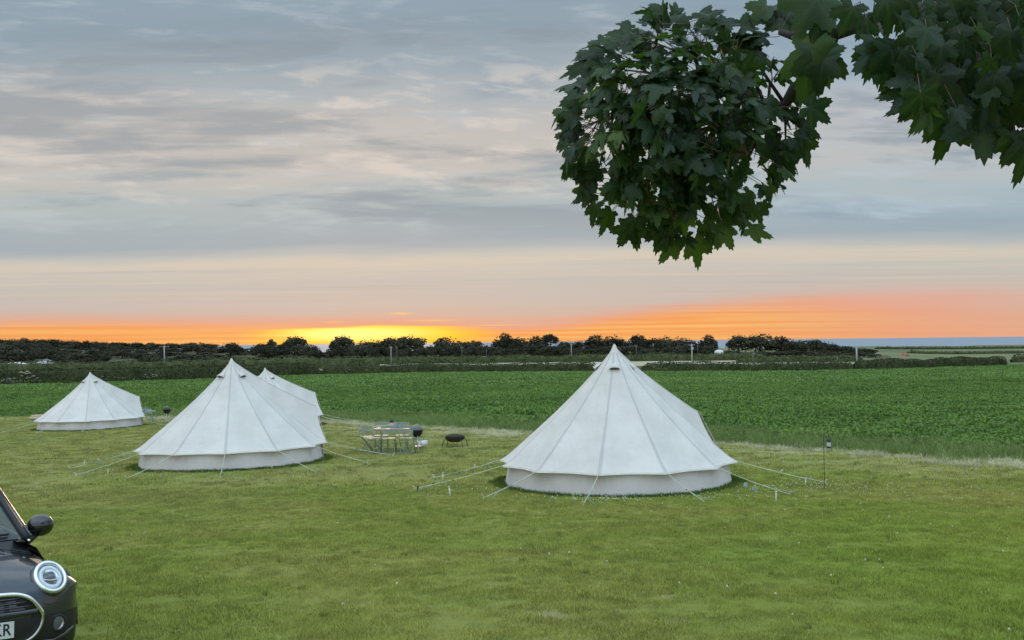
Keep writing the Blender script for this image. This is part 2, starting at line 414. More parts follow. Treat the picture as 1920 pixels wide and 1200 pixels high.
def scatter(name, P, scl, protos, mat, label=None):
    n = len(P); me = bpy.data.meshes.new(name); me.vertices.add(n); me.vertices.foreach_set('co', P.astype(np.float32).ravel())
    A = me.attributes.new('s', 'FLOAT', 'POINT'); A.data.foreach_set('value', scl.astype(np.float32))
    A = me.attributes.new('rz', 'FLOAT_VECTOR', 'POINT'); rz = np.zeros((n, 3), np.float32); rz[:, 2] = RNG.uniform(0, 2*PI, n); rz[:, 0] = RNG.normal(0, .08, n); A.data.foreach_set('vector', rz.ravel())
    A = me.attributes.new('k', 'INT', 'POINT'); A.data.foreach_set('value', RNG.integers(0, len(protos), n).astype(np.int32))
    me.materials.append(mat)
    o = bpy.data.objects.new(name, me); COL.objects.link(o); tag(o, label, None, None, 'stuff')
    ng = bpy.data.node_groups.new(name, 'GeometryNodeTree'); ng.interface.new_socket('Geometry', in_out='INPUT', socket_type='NodeSocketGeometry'); ng.interface.new_socket('Geometry', in_out='OUTPUT', socket_type='NodeSocketGeometry')
    N = ng.nodes.new; Lk = ng.links.new
    gi = N('NodeGroupInput'); go = N('NodeGroupOutput'); iop = N('GeometryNodeInstanceOnPoints'); g2i = N('GeometryNodeGeometryToInstance')
    for pr in protos[::-1]:
        oi = N('GeometryNodeObjectInfo'); oi.inputs['Object'].default_value = pr; Lk(oi.outputs['Geometry'], g2i.inputs[0])
    iop.inputs['Pick Instance'].default_value = True
    def attr(nm, dt):
        a = N('GeometryNodeInputNamedAttribute'); a.data_type = dt; a.inputs['Name'].default_value = nm; return [s for s in a.outputs if s.enabled and s.name == 'Attribute'][0]
    Lk(gi.outputs[0], iop.inputs['Points']); Lk(g2i.outputs[0], iop.inputs['Instance']); Lk(attr('k', 'INT'), iop.inputs['Instance Index'])
    er = N('FunctionNodeEulerToRotation'); Lk(attr('rz', 'FLOAT_VECTOR'), er.inputs[0]); Lk(er.outputs[0], iop.inputs['Rotation']); Lk(attr('s', 'FLOAT'), iop.inputs['Scale'])
    Lk(iop.outputs[0], go.inputs[0])
    md = o.modifiers.new('scatter', 'NODES'); md.node_group = ng
    return o
def region(n, y0, y1, k=.51, off=1.0):
    """random points of even density in the wedge the camera looks along"""
    y = np.sqrt(RNG.uniform((y0)**2, y1**2, n)); x = RNG.uniform(-1, 1, n)*(k*y+off)
    return x, y
def P3(x, y, dz=0): return np.stack([x, y, g_arr(x, y)+dz], 1)

# tents known early so that growth keeps clear of their floors
TENT_R = 2.5
TENTS = [((1152, 648), 16.2, 'big'), ((434, 674), 20.5, 'mid'), ((169, 699), 36.9, 'left'), ((497, 691), 33.3, 'rear')]
TC = []
for (px, py), Y, nm in TENTS:
    q = at(px, py, Y*K); TC.append((q.x, Y*K, q.z-g(q.x, Y*K)))
def clear_of_tents(x, y, r=2.42):
    ok = np.ones(len(x), bool)
    for (tx, ty, _) in TC: ok &= np.hypot(x-tx, y-ty) > r
    return ok

def lawn_leaf(T):
    pos = T.new('ShaderNodeNewGeometry').outputs['Position']
    col = lawn_color(T, pos)[0]
    return rnd_mul(T, col, .55, 1.65)
M_lawn = foliage_mat('lawn_blades', lawn_leaf, .3)
def build_lawn():
    nearp = [tuft('tuft_a', M_lawn, 46, .11, .038, .0045, .7, seed=1), tuft('tuft_b', M_lawn, 40, .12, .05, .005, .8, seed=2), tuft('tuft_c', M_lawn, 50, .10, .03, .0045, 1.0, seed=3)]
    farp = [tuft('tuft_d', M_lawn, 60, .26, .05, .012, .8, seed=4), tuft('tuft_e', M_lawn, 60, .28, .06, .013, .9, seed=5)]
    x, y = region(62000, 4.5, 23, .51, .6)
    d = np.array([mnoise.noise((a*.9, b*1.3, 0)) for a, b in zip(x, y)]); keep = (sd_edge(x, y) < 0) & clear_of_tents(x, y) & (RNG.random(len(x)) < .93+.5*d)
    for (px, py, r) in ((1035, 1153, .15), (1248, 1118, .07), (1270, 1165, .07)):
        q = hit(px, py); keep &= ((x-q.x)/r)**2+((y-q.y)/r/1.2)**2 > 1
    x, y, d = x[keep], y[keep], d[keep]
    scatter('lawn_grass', P3(x, y), RNG.uniform(.6, 1.15, len(x))*(1+.5*d), nearp, M_lawn)
    x, y = region(60000, 21.5, 84, .51, 1)
    d = np.array([mnoise.noise((a*.5, b*.8, 5)) for a, b in zip(x, y)]); keep = (sd_edge(x, y) < .3) & clear_of_tents(x, y, 2.5) & (RNG.random(len(x)) < .9+.6*d)
    x, y, d = x[keep], y[keep], d[keep]
    scatter('lawn_grass', P3(x, y), RNG.uniform(.6, 1.1, len(x))*(1+.5*d), farp, M_lawn)
    # rough grass round the tent walls, contact shade put into its darker colour
    xs, ys = [], []
    for (tx, ty, _) in TC:
        a = RNG.uniform(0, 2*PI, 900); r = RNG.normal(2.54, .07, 900); xs.append(tx+np.cos(a)*r); ys.append(ty+np.sin(a)*r)
    x = np.concatenate(xs); y = np.concatenate(ys)
    scatter('rough_grass', P3(x, y), RNG.uniform(.8, 1.7, len(x)), [tuft('tuft_f', foliage_mat('rough_blades_shade', lambda T: rnd_mul(T, (.085, .15, .026, 1), .6, 1.4), .3), 26, .09, .060, .007, .6, seed=8)], M_lawn)
build_lawn()
def build_clumps():
    x, y = region(2600, 7, 40, .51, .6); d = np.array([mnoise.noise((a*.35, b*.35, 8)) for a, b in zip(x, y)]); k = (sd_edge(x, y) < -1) & clear_of_tents(x, y, 2.6) & (RNG.random(len(x)) < .10+.9*np.clip(d, 0, 1)); x, y = x[k], y[k]
    M = foliage_mat('clump_blades', lambda T: rnd_mul(T, (.115, .165, .034, 1), .6, 1.5), .3)
    scatter('grass_clumps', P3(x, y), RNG.uniform(.45, 1.05, len(x)), [tuft('clump_a', M, 34, .07, .075, .006, .7, seed=41), tuft('clump_b', M, 26, .05, .06, .006, .9, seed=42)], M)
build_clumps()
def build_clover():
    m = pmat('clover_white', (.62, .62, .50, 1), .8, var=.1)
    b = MB(); b.lathe([(0, .018), (.009, .014), (.013, .004), (.009, -.006), (0, -.01)], n=7); me = bpy.data.meshes.new('clover_head'); me.from_pydata(b.v, [], b.f); me.materials.append(m); pr = bpy.data.objects.new('clover_head', me)
    xs, ys = [], []
    tx, ty, _ = TC[0]
    for cx, cy, s, n in ((tx-3.2, ty-1.4, .7, 70), (tx-1.2, ty-3.0, .5, 80), (tx-.3, ty-3.2, .35, 90), (tx+1.6, ty-2.9, .6, 90), (tx+3.4, ty-1.7, .7, 150), (tx+4.6, ty-1.5, .8, 110), (tx+3.0, ty-4.2, 1.8, 60), (tx+5.5, ty-3.5, 1.6, 70), (TC[1][0], TC[1][1]-3.4, 1.2, 60), (TC[1][0]+3, TC[1][1]-4, 1.5, 30)):
        n = int(n*.6); xs.append(RNG.normal(cx, s, n)); ys.append(RNG.normal(cy, s*.7, n))
    xx, yy = region(300, 8, 27, .5); k = RNG.random(300) < .25+.5*(xx > 0); xs.append(xx[k]); ys.append(yy[k])
    x = np.concatenate(xs); y = np.concatenate(ys); k = clear_of_tents(x, y, 2.55) & (sd_edge(x, y) < -.5); x, y = x[k], y[k]
    scatter('clover_flowers', P3(x, y, .045), RNG.uniform(.45, .95, len(x)), [pr], m)
build_clover()
def build_crop():
    def cc(T): return rnd_mul(T, crop_color(T, T.new('ShaderNodeNewGeometry').outputs['Position']), .8, 1.35)
    M = foliage_mat('crop_leaf', cc, .25, .5, .35)
    pr = [leafy('crop_a', M, 26, .14, .22, .11, 1), leafy('crop_b', M, 24, .15, .26, .12, 2), leafy('crop_c', M, 28, .14, .19, .10, 3)]
    x, y = region(84000, 27, 130, .51, 2); row = .72
    ang = .25; u = x*math.cos(ang)+y*math.sin(ang); v = -x*math.sin(ang)+y*math.cos(ang); v2 = np.round(v/row)*row+RNG.normal(0, .10, len(v)); x = u*math.cos(ang)-v2*math.sin(ang); y = u*math.sin(ang)+v2*math.cos(ang)
    s = sd_edge(x, y); vv = np.abs(((v2+4) % 21)-10.5); k = (s > .1) & ~(np.abs(vv-1.0) < .28); x, y, s = x[k], y[k], s[k]
    d = np.array([mnoise.noise((a*.25, b*.45, 2)) for a, b in zip(x, y)])
    scatter('crop_plants', P3(x, y), RNG.uniform(.7, 1.25, len(x))*(1+.5*d)*(.7+.3*sst(0, 3, s)), pr, M)
    pf = [leafy('crop_d', M, 44, .45, .26, .20, 4), leafy('crop_e', M, 44, .5, .22, .19, 5)]
    x, y = region(44000, 122, 300, .51, 4); k = (y < np.interp(x, HX, HY)-1.5) & (sd_edge(x, y) > 0) & (x < 116); x, y = x[k], y[k]
    scatter('crop_plants', P3(x, y), RNG.uniform(.8, 1.5, len(x)), pf, M)
    # weedy fringe: taller wispy grass at the crop's margin
    Mg = foliage_mat('fringe_grass', lambda T: rnd_mul(T, (.20, .27, .085, 1), .6, 1.5), .3)
    Mp = foliage_mat('dry_grass', lambda T: rnd_mul(T, (.66, .63, .40, 1), .6, 1.2), .3)
    def along(n, lo, hi):
        x = RNG.uniform(-30, 19, n); y = np.interp(x, EDGE[:, 0], EDGE[:, 1])+RNG.uniform(-10, 12, n)
        s = sd_edge(x, y)/K+np.array([mnoise.noise((a*.7, b*.5, 9)) for a, b in zip(x, y)])*1.0; k = (s > lo) & (s < hi); return x[k], y[k]
    x, y = along(50000, -.2, 2.4)
    scatter('fringe_grass', P3(x, y), RNG.uniform(.5, 1.3, len(x)), [tuft('fringe_a', Mg, 16, .14, .24, .009, .6, seed=21), tuft('fringe_b', Mg, 12, .12, .34, .008, .7, seed=22)], Mg)
    x, y = along(70000, -.85, .15)
    d = np.array([mnoise.noise((a*.9, b*.9, 3)) for a, b in zip(x, y)]); k = RNG.random(len(x)) < .6+d; x, y = x[k], y[k]
    scatter('dry_grass', P3(x, y), RNG.uniform(.5, 1.3, len(x)), [tuft('dry_a', Mp, 26, .16, .10, .012, 1.4, seed=31), tuft('dry_b', Mp, 22, .14, .14, .010, 1.6, seed=32)], Mp)
    x, y = along(40000, -3.4, -.8); k = (RNG.random(len(x)) < .33) & clear_of_tents(x, y, 2.6); x, y = x[k], y[k]
    scatter('dry_grass', P3(x, y), RNG.uniform(.4, .8, len(x)), [tuft('dry_c', Mp, 18, .2, .06, .010, 1.6, seed=33)], Mp)
build_crop()

# ------------------------------------------------------------------ bell tents
def canvas_mat(name, col, seam=True, trans=.12):
    m, T, p, out = new_mat(name)
    co = T.new('ShaderNodeTexCoord').outputs['Object']
    n = T.noise(co, 1.3, 5, .6); n2 = T.noise(co, 9, 4, .6)
    c = T.mix(T.ss(n, .35, .7), tuple(v*.93 for v in col[:3]), tuple(min(1, v*1.04) for v in col[:3]))
    c = T.mix(T.ss(n2, .6, .8)*.12, c, (.42, .38, .31, 1))
    at_ = T.new('ShaderNodeAttribute'); at_.attribute_name = 'seam'; sv = E(T, at_.outputs['Fac'])
    if seam: c = T.mix(T.ss(sv, .4, .85)*.42, c, (.36, .36, .34, 1))
    T.put(p.inputs['Base Color'], c); p.inputs['Roughness'].default_value = .85; p.inputs['Specular IOR Level'].default_value = .15
    bn = T.new('ShaderNodeBump'); bn.inputs['Strength'].default_value = .8; bn.inputs['Distance'].default_value = .05
    T.put(bn.inputs['Height'], T.noise(T.scale(co, (1, 1, .45)), 2.2, 4, .5, .4)*1.1 + T.noise(T.scale(co, (1.6, 1.6, .5)), 5.5, 3, .5)*.18); T.put(p.inputs['Normal'], bn.outputs[0])
    tr = T.new('ShaderNodeBsdfTranslucent'); T.put(tr.inputs[0], c); mx = T.new('ShaderNodeMixShader'); mx.inputs[0].default_value = trans
    T.nt.links.new(p.outputs[0], mx.inputs[1]); T.nt.links.new(tr.outputs[0], mx.inputs[2]); T.nt.links.new(mx.outputs[0], out.inputs[0])
    return m
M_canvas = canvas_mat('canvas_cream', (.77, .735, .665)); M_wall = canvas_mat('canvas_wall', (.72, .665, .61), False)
M_trim = pmat('canvas_trim', (.80, .76, .67, 1), .85, var=.06); M_rope = pmat('rope_pale', (.58, .62, .42, 1), .8, var=.15)
M_ropeg = pmat('rope_teal', (.22, .36, .31, 1), .8, var=.15); M_peg = pmat('peg_wood', (.62, .60, .47, 1), .8, var=.2)
M_dark = pmat('dark_plastic', (.018, .02, .02, 1), .5); M_vent = pmat('vent_mesh', (.09, .085, .08, 1), .9)
M_zip = pmat('groundsheet', (.16, .17, .15, 1), .8)
M_flagp = pmat('flag_pink', (.55, .16, .22, 1), .8); M_flago = pmat('flag_orange', (.62, .30, .18, 1), .8); M_flagt = pmat('flag_teal', (.07, .16, .18, 1), .8); M_flagw = pmat('flag_cream', (.65, .6, .5, 1), .8)
def make_tent(centre, rot, apex_h, label, vent0, door_deg, rope_sel=None, bunt=True, seed=0):
    """angles in degrees; 0 points toward -Y (the camera side), positive toward +X"""
    rg = random.Random(seed); cx, cy = centre; z0 = g(cx, cy)
    root = empty('bell_tent', (cx, cy, z0)); tag(root, label, 'tent', 'cream bell tents on the mown camping field')
    NP = 12; step = 30; a0 = door_deg-step/2            # corner 0 and 1 flank the door
    def D(deg): return Vector((math.sin(R(deg)), -math.cos(R(deg)), 0))
    def loc(v): return Vector((v.x, v.y, v.z + g(cx+v.x, cy+v.y) - z0))
    hw = .465
    ap = Vector((0, 0, apex_h))
    corner = [loc(D(a0+k*step)*TENT_R*(1+rg.uniform(-.008, .008))+Vector((0, 0, hw))) for k in range(NP)]
    A = loc(D(door_deg)*TENT_R*.92+Vector((0, 0, 1.46)))
    def edge(a, b, t, c=.055):                          # concave profile from apex to b
        p = a.lerp(b, t); s = math.sin(PI*min(1, t)**.75)*c
        fl_ = max(0, t-.93)/.07
        return p+Vector((0, 0, -s*1.7-.012*fl_)) + (Vector((-b.x, -b.y, 0)).normalized()*(s*.9-.055*fl_**2))
    NT_, NU = 22, 12
    P = []; seam = []
    m = MB()
    def panel(e0, e1, hem=True, sag=.05):
        G = []
        for i in range(NT_+1):
            t = i/NT_; a = e0(t); b = e1(t); row = []
            for j in range(NU+1):
                u = j/NU; p = a.lerp(b, u); w = math.sin(PI*u)
                inn = Vector((-p.x, -p.y, 0)); inn = inn.normalized() if inn.length > 1e-4 else inn
                p = p + inn*w*sag*t*(.35+.65*t)*(.8+.4*math.sin(7*t+u*3)) + Vector((0, 0, -.35*w*sag*t))
                if hem: p = p + inn*w*.045*max(0, t-.90)/.10 + Vector((0, 0, w*.020*max(0, t-.90)/.10))
                row.append(p); seam.append(max(0, 1-min(u, 1-u)*t*22) if t > .02 else 0)
            G.append(row)
        m.grid(G); return G
    hems = []
    for k in range(1, NP):
        G = panel(lambda t, k=k: edge(ap, corner[k], t), lambda t, k=k: edge(ap, corner[(k+1) % NP], t)); hems.append(G[-1])
    panel(lambda t: edge(ap, corner[0], t), lambda t: edge(ap, A, t, .03).lerp(corner[0], 0) if True else None, False, .02) if False else None
    # the two panels that run from the apex over the door peak: quads apex - corner - peak
    def side(c):
        G = []
        for i in range(NT_+1):
            t = i/NT_; a = edge(ap, c, t); b = edge(ap, A, min(1, t*1.0), .035); row = []
            for j in range(9):
                u = j/8; p = a.lerp(b, u); row.append(p + Vector((-p.x, -p.y, 0)).normalized()*.05*math.sin(PI*u)*t if t > .02 else p); seam.append(max(0, 1-(1-u)*t*14) if t > .02 else 0)
            G.append(row)
        return G
    G0 = side(corner[0]); m.grid(G0, True); G1 = side(corner[1]); m.grid(G1)
    n_reg = len(m.v)
    roof = m.build('roof', M_canvas, root, smooth=True)
    A_ = roof.data.attributes.new('seam', 'FLOAT', 'POINT'); A_.data.foreach_set('value', np.array(seam, np.float32)[:n_reg])
    # hem band
    hb = MB()
    for h in hems:
        top = [p+Vector((p.x, p.y, 0)).normalized()*.012+Vector((0, 0, .006)) for p in h]; bot = [p+Vector((p.x, p.y, 0)).normalized()*.024+Vector((0, 0, -.030)) for p in h]
        hb.grid([top, bot]); hb.grid([bot, [p+Vector((0, 0, -.012)) for p in h]])
    hb.build('hem_band', M_trim, root, smooth=False)
    # side wall, slightly flared with soft creases
    w = MB(); Gt, Gm, Gb = [], [], []; rows = 6; G = [[] for _ in range(rows+1)]
    for k in range(1, NP):
        for j in range(8 + (k == NP-1)):
            u = j/8; a = D(a0+k*step); b = D(a0+(k+1)*step); d = a.lerp(b, u); ph = rg.uniform(-1, 1)*.010
            for r in range(rows+1):
                f = r/rows; rad = TENT_R*(.955+.030*f**1.5)+ph*math.sin(PI*f)+.022*math.sin(u*PI)*f*(1 if r else 0)
                q = d*rad; q = loc(Vector((q.x, q.y, hw+.012-(hw+.03)*f))); G[r].append(q)
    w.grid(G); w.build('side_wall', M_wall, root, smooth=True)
    # mud-stained sod cloth at the foot of the wall
    sc_ = MB(); sc_.grid([[q+Vector((q.x, q.y, 0)).normalized()*.006+Vector((0, 0, .05)) for q in G[-1]], [q+Vector((q.x, q.y, 0)).normalized()*.035+Vector((0, 0, .012)) for q in G[-1]]])
    sc_.build('foot_strip', pmat('foot_canvas', (.50, .45, .34, 1), .9, var=.3, vscale=14), root, smooth=True)
    # door: two overlapping flaps in the A-shaped opening
    fl, fr = corner[0].copy(), corner[1].copy(); gl = loc(D(a0)*TENT_R*.99); gr = loc(D(a0+step)*TENT_R*.99); mid = (gl+gr)/2
    inw = D(door_deg)*-.03
    dm = MB(); dm.grid([[A.lerp(A, 0)+inw, A+inw], [fl+inw*2, (fl+fr)/2+inw+Vector((0, 0, 0))], [gl, mid]]); dm.build('door_flap', M_canvas, root, solid=.004)
    dm = MB(); dm.grid([[A+inw*1.6, A+inw*1.6], [(fl+fr)/2+inw*1.6, fr+inw*2], [mid+inw, gr]]); dm.build('door_flap', M_canvas, root, solid=.004)
    pf = MB(); pf.tube([gl, A, gr], .016, 8); pf.build('door_frame', M_trim, root, smooth=True)
    # vents
    for k in range(4):
        a = vent0+90*k; d = D(a); c = edge(ap, d*TENT_R+Vector((0, 0, hw)), .175); s = Vector((d.y*-1, d.x, 0)); dn = (d*TENT_R+Vector((0, 0, hw-apex_h))).normalized(); nm = s.cross(dn); nm = nm if nm.z > 0 else -nm
        vb = MB(); seg = 10; arch = [c+dn*.02+s*(math.cos(PI*i/seg)*.12)+nm*(.012+.075*math.sin(PI*i/seg)) for i in range(seg+1)]; back = [c-dn*.17+s*(math.cos(PI*i/seg)*.03)+nm*(.012+.01*math.sin(PI*i/seg)) for i in range(seg+1)]
        mid_ = [a1.lerp(b1, .5)+nm*.014*math.sin(PI*i/seg) for i, (a1, b1) in enumerate(zip(arch, back))]
        vb.grid([arch, mid_, back]); v = vb.build('vent', M_canvas, root, smooth=True, solid=.006)
        ob = MB(); arch2 = [p-dn*.012-nm*.004 for p in arch]; ob.add(arch2, [tuple(range(len(arch2)))]); ob.build('vent_mesh', M_vent, v)
    # crown cap
    cp = MB(); cp.lathe([(.012, apex_h+.035), (.03, apex_h+.01), (.075, apex_h-.10), (.11, apex_h-.155)], n=16); cp.build('crown_cap', M_canvas, root, smooth=True)
    # guy ropes with slider and peg
    for k in range(NP):
        dg = a0+k*step; c = corner[k]; d = D(dg)
        if rope_sel is not None and k not in rope_sel: continue
        L = rg.uniform(1.5, 2.0); end = loc(c*0+d*(TENT_R+L)); end.z += .03
        sag = lambda t: Vector((0, 0, -.03*math.sin(PI*t)))
        off = Vector((-d.y, d.x, 0))*.018; dbl = rg.uniform(.45, .6); rb = MB(); st = c+d*.02
        rb.tube([st.lerp(end, t)+sag(t) for t in (0, .25, .5, .75, 1)], .0070, 5)
        rp = rb.build('guy_rope', M_rope, root, smooth=True)
        rb = MB(); rb.tube([st.lerp(end, dbl)+sag(dbl), st.lerp(end, .8)+sag(.8)+off*1.6, end+off*13+Vector((0, 0, -.01))], .0062, 5); rb.build('slack_line', M_ropeg, rp, smooth=True)
        rb = MB(); rb.box(st.lerp(end, dbl)+sag(dbl), (.05, .018, .014), Matrix.Rotation(math.atan2(d.y, d.x), 3, 'Z')); rb.build('slider', M_dark if k % 3 == 0 else M_peg, rp)
        rb = MB(); rb.tube([end+d*.015+Vector((0, 0, -.10)), end-d*.02*0+Vector((0, 0, .02)), end+d*.045+Vector((0, 0, .06))], [.012, .013, .012], 6); rb.build('peg', M_peg, rp)
    if bunt:
        # bunting down the side of the door
        for (c, flags) in ((corner[0], 7),):
            bl = MB(); out_ = D(door_deg-55)*.07; L = [A.lerp(c, t)+out_+Vector((0, 0, -.02*math.sin(PI*t))) for t in np.linspace(.03, .95, 9)]; bl.tube(L, .004, 4); s = bl.build('bunting', M_flagw, root)
            for i in range(flags):
                t = .08+.13*i; p = A.lerp(c, t)+out_; e = (c-A).normalized(); ff = MB()
                dd = Vector((0, 0, -1))*.8+D(door_deg-40)*.25; ff.add([p-e*.065, p+e*.065, p+dd*.17], [(0, 1, 2)]); ff.build('flag', [M_flagp, M_flagt, M_flagw, M_flago][i % 4], s, solid=.002)
    return root
TL = {'big': 'large cream bell tent alone on the right in front of the dark crop',
      'mid': 'cream bell tent in the middle of the left group, overlapping another tent behind it',
      'left': 'cream bell tent farthest left and farthest from the camera, with a tan pouffe behind it',
      'rear': 'cream bell tent half hidden behind the middle tent, only its peak and right edge showing'}
VN = {'big': (-6, 122), 'mid': (-29, 116), 'left': (-31, 122), 'rear': (-24, 122)}
TENTOBJ = []
for ((px, py), Y, nm), (tx, ty, th) in zip(TENTS, TC):
    v0, dd = VN[nm]
    TENTOBJ.append(make_tent((tx, ty), 0, th, TL[nm], v0, dd, seed=len(nm)*3+int(Y)))

# ------------------------------------------------------------------ hedges, trees, far things
def leaf_quads(C, Nrm, size, rg, ratio=.6):
    """rhombic leaf-clump faces centred at C facing roughly Nrm; returns V,F"""
    n = len(C); a = rg.normal(size=(n, 3)); Nn = Nrm+.9*rg.normal(size=(n, 3)); Nn /= np.linalg.norm(Nn, axis=1)[:, None]+1e-9
    t = np.cross(Nn, a); t /= np.linalg.norm(t, axis=1)[:, None]+1e-9; b = np.cross(Nn, t)
    s = (size*rg.uniform(.6, 1.3, n))[:, None]
    V = np.stack([C-t*s, C+b*s*ratio+Nn*s*.15, C+t*s, C-b*s*ratio+Nn*s*.15], 1).reshape(-1, 3)
    return V, np.arange(n*4).reshape(n, 4)
def far_leaf(name, c1, c2, vs):
    def f(T):
        pos = T.new('ShaderNodeNewGeometry').outputs['Position']
        n = T.noise(pos, vs, 4, .65); r = E(T, T.new('ShaderNodeObjectInfo').outputs['Random'])
        c = T.mix(T.ss(n, .35, .65), c1, c2); k = r*.5+.75
        return T.mix(1.0, c, T.xyz(k, k, k*.95+.05), 'MULTIPLY')
    return foliage_mat(name, f, .12, .8, .1)
M_hedge = far_leaf('hedge_leaf', (.060, .080, .034, 1), (.105, .115, .048, 1), .5)
M_tree = far_leaf('tree_leaf', (.052, .056, .036, 1), (.088, .085, .050, 1), .25)
M_bark = pmat('bark', (.06, .05, .04, 1), .9, var=.3, vscale=8)
def hedge(name, path, h, w, label, size, dens, group=None, hv=.25, seed=0):
    """path: xy points; lumpy clipped hedge: inner core plus a skin of leaf clumps"""
    rg = np.random.default_rng(seed); path = np.array(path, float); d = np.hypot(*np.diff(path, axis=0).T); L = np.concatenate([[0], np.cumsum(d)])
    tot = L[-1]; ns = max(8, int(tot/ (w*.5))); S = np.linspace(0, tot, ns); X = np.interp(S, L, path[:, 0]); Y = np.interp(S, L, path[:, 1])
    T_ = np.stack([np.gradient(X), np.gradient(Y)], 1); T_ /= np.linalg.norm(T_, axis=1)[:, None]; Nn = np.stack([-T_[:, 1], T_[:, 0]], 1)
    hh = h if not callable(h) else np.array([h(s/tot) for s in S])
    Hh = hh*(1+hv*np.array([mnoise.noise((s*.07, seed, 0))+.5*mnoise.noise((s*.3, seed, 3)) for s in S]))
    cx, cy = X.mean(), Y.mean(); z0 = g(cx, cy)
    core = MB(); rows = [[] for _ in range(7)]
    prof = [(-.5, -.1), (-.52, .45), (-.42, .86), (0, .96), (.42, .86), (.52, .45), (.5, -.1)]
    for i in range(ns):
        e = min(1, min(S[i], tot-S[i])/w+.3)
        for k, (a, b) in enumerate(prof):
            rows[k].append((X[i]+Nn[i, 0]*a*w*.86*e-cx, Y[i]+Nn[i, 1]*a*w*.86*e-cy, g(X[i], Y[i])-z0+b*Hh[i]*.9*e))
    o = empty(name, (cx, cy, z0)); tag(o, label, 'hedge', group)
    core.grid(rows); core.build('branches', M_hedge, o, smooth=True)
    n = int(tot*dens); s = rg.uniform(0, tot, n); th = rg.uniform(-.15, PI+.15, n); lump = np.array([mnoise.noise((a*.22, b*1.1, seed+5)) for a, b in zip(s, th)])
    hx = np.interp(s, S, X); hy = np.interp(s, S, Y); nx = np.interp(s, S, Nn[:, 0]); ny = np.interp(s, S, Nn[:, 1]); hz = np.interp(s, S, Hh); e = np.minimum(1, np.minimum(s, tot-s)/w+.3)
    ca = np.sign(np.cos(th))*np.abs(np.cos(th))**.6; sa = np.clip(np.sin(th), -.1, 1)
    sa = np.sign(sa)*np.abs(sa)**.7; rr = 1+.16*lump
    C = np.stack([hx+nx*ca*w*.5*rr*e, hy+ny*ca*w*.5*rr*e, g_arr(hx, hy)+hz*sa*rr*e+.05], 1)-[cx, cy, z0]
    Nm = np.stack([nx*ca, ny*ca, sa], 1); V, Fq = leaf_quads(C, Nm, size, rg)
    np_mesh('foliage', V, Fq, M_hedge, o); return o
hp = [tuple(p) for p in HEDGE]
hedge('hedge', hp[:7], 2.3, 2.2, 'long shaggy hedge edging the crop on the left, with pale flowers at its foot', .16, 115, seed=1)
hedge('hedge', hp[6:10]+[((hp[10][0]+hp[9][0])/2, (hp[10][1]+hp[9][1])/2)], 2.0, 2.0, 'clipped hedge behind the crop, in the middle between the tents', .16, 105, seed=2)
hedge('hedge', hp[10:14], 1.8, 2.0, 'low hedge behind the crop to the right of the large tent peak', .16, 105, seed=3)
hedge('hedge', hp[13:], 1.9, 2.2, 'right end of the crop-edge hedge, stopping before the open coastal land', .16, 115, hv=.4, seed=4)
def pxpath(pts, Y): return [(at(a, 640, Y*K).x, Y*K+dy*K) for a, dy in pts]
hedge('hedge', pxpath([(-120, 0), (40, 2), (180, 5), (330, 6), (420, 10)], 165), 3.2, 3, 'dark hedge crossing the land behind the left crop-edge hedge', .25, 40, seed=5)
hedge('hedge', pxpath([(300, 0), (480, 2), (700, 10)], 205), 3.2, 4, 'broad rough hedge on rising ground behind the left tents', .28, 45, hv=.45, seed=6)
hedge('hedge', pxpath([(680, 0), (800, 0), (1000, -6), (1200, -6), (1420, -12)], 305), 2.9, 3.5, 'distant dark hedge beyond the pale stubble strip', .32, 30, seed=7)
hedge('hedge', pxpath([(1380, 0), (1480, 2), (1640, 8)], 240), 1.9, 3.5, 'hedge in front of the big clump of trees on the right', .28, 34, hv=.4, seed=8)
hedge('hedge', pxpath([(1895, 0), (1990, 3), (2100, 5)], 215), 2.0, 3.5, 'short piece of hedge at the right border beyond the crop', .28, 34, seed=12)
hedge('hedge', pxpath([(1700, 0), (1800, 8), (2100, 20)], 700), 2.5, 5, 'thin far hedge line across the coastal pasture', .6, 8, seed=13)
hedge('hedge', pxpath([(1640, 0), (1760, 18), (2100, 30)], 1050), 3.5, 8, 'farthest hedge line along the shore fields', .9, 5, seed=14)

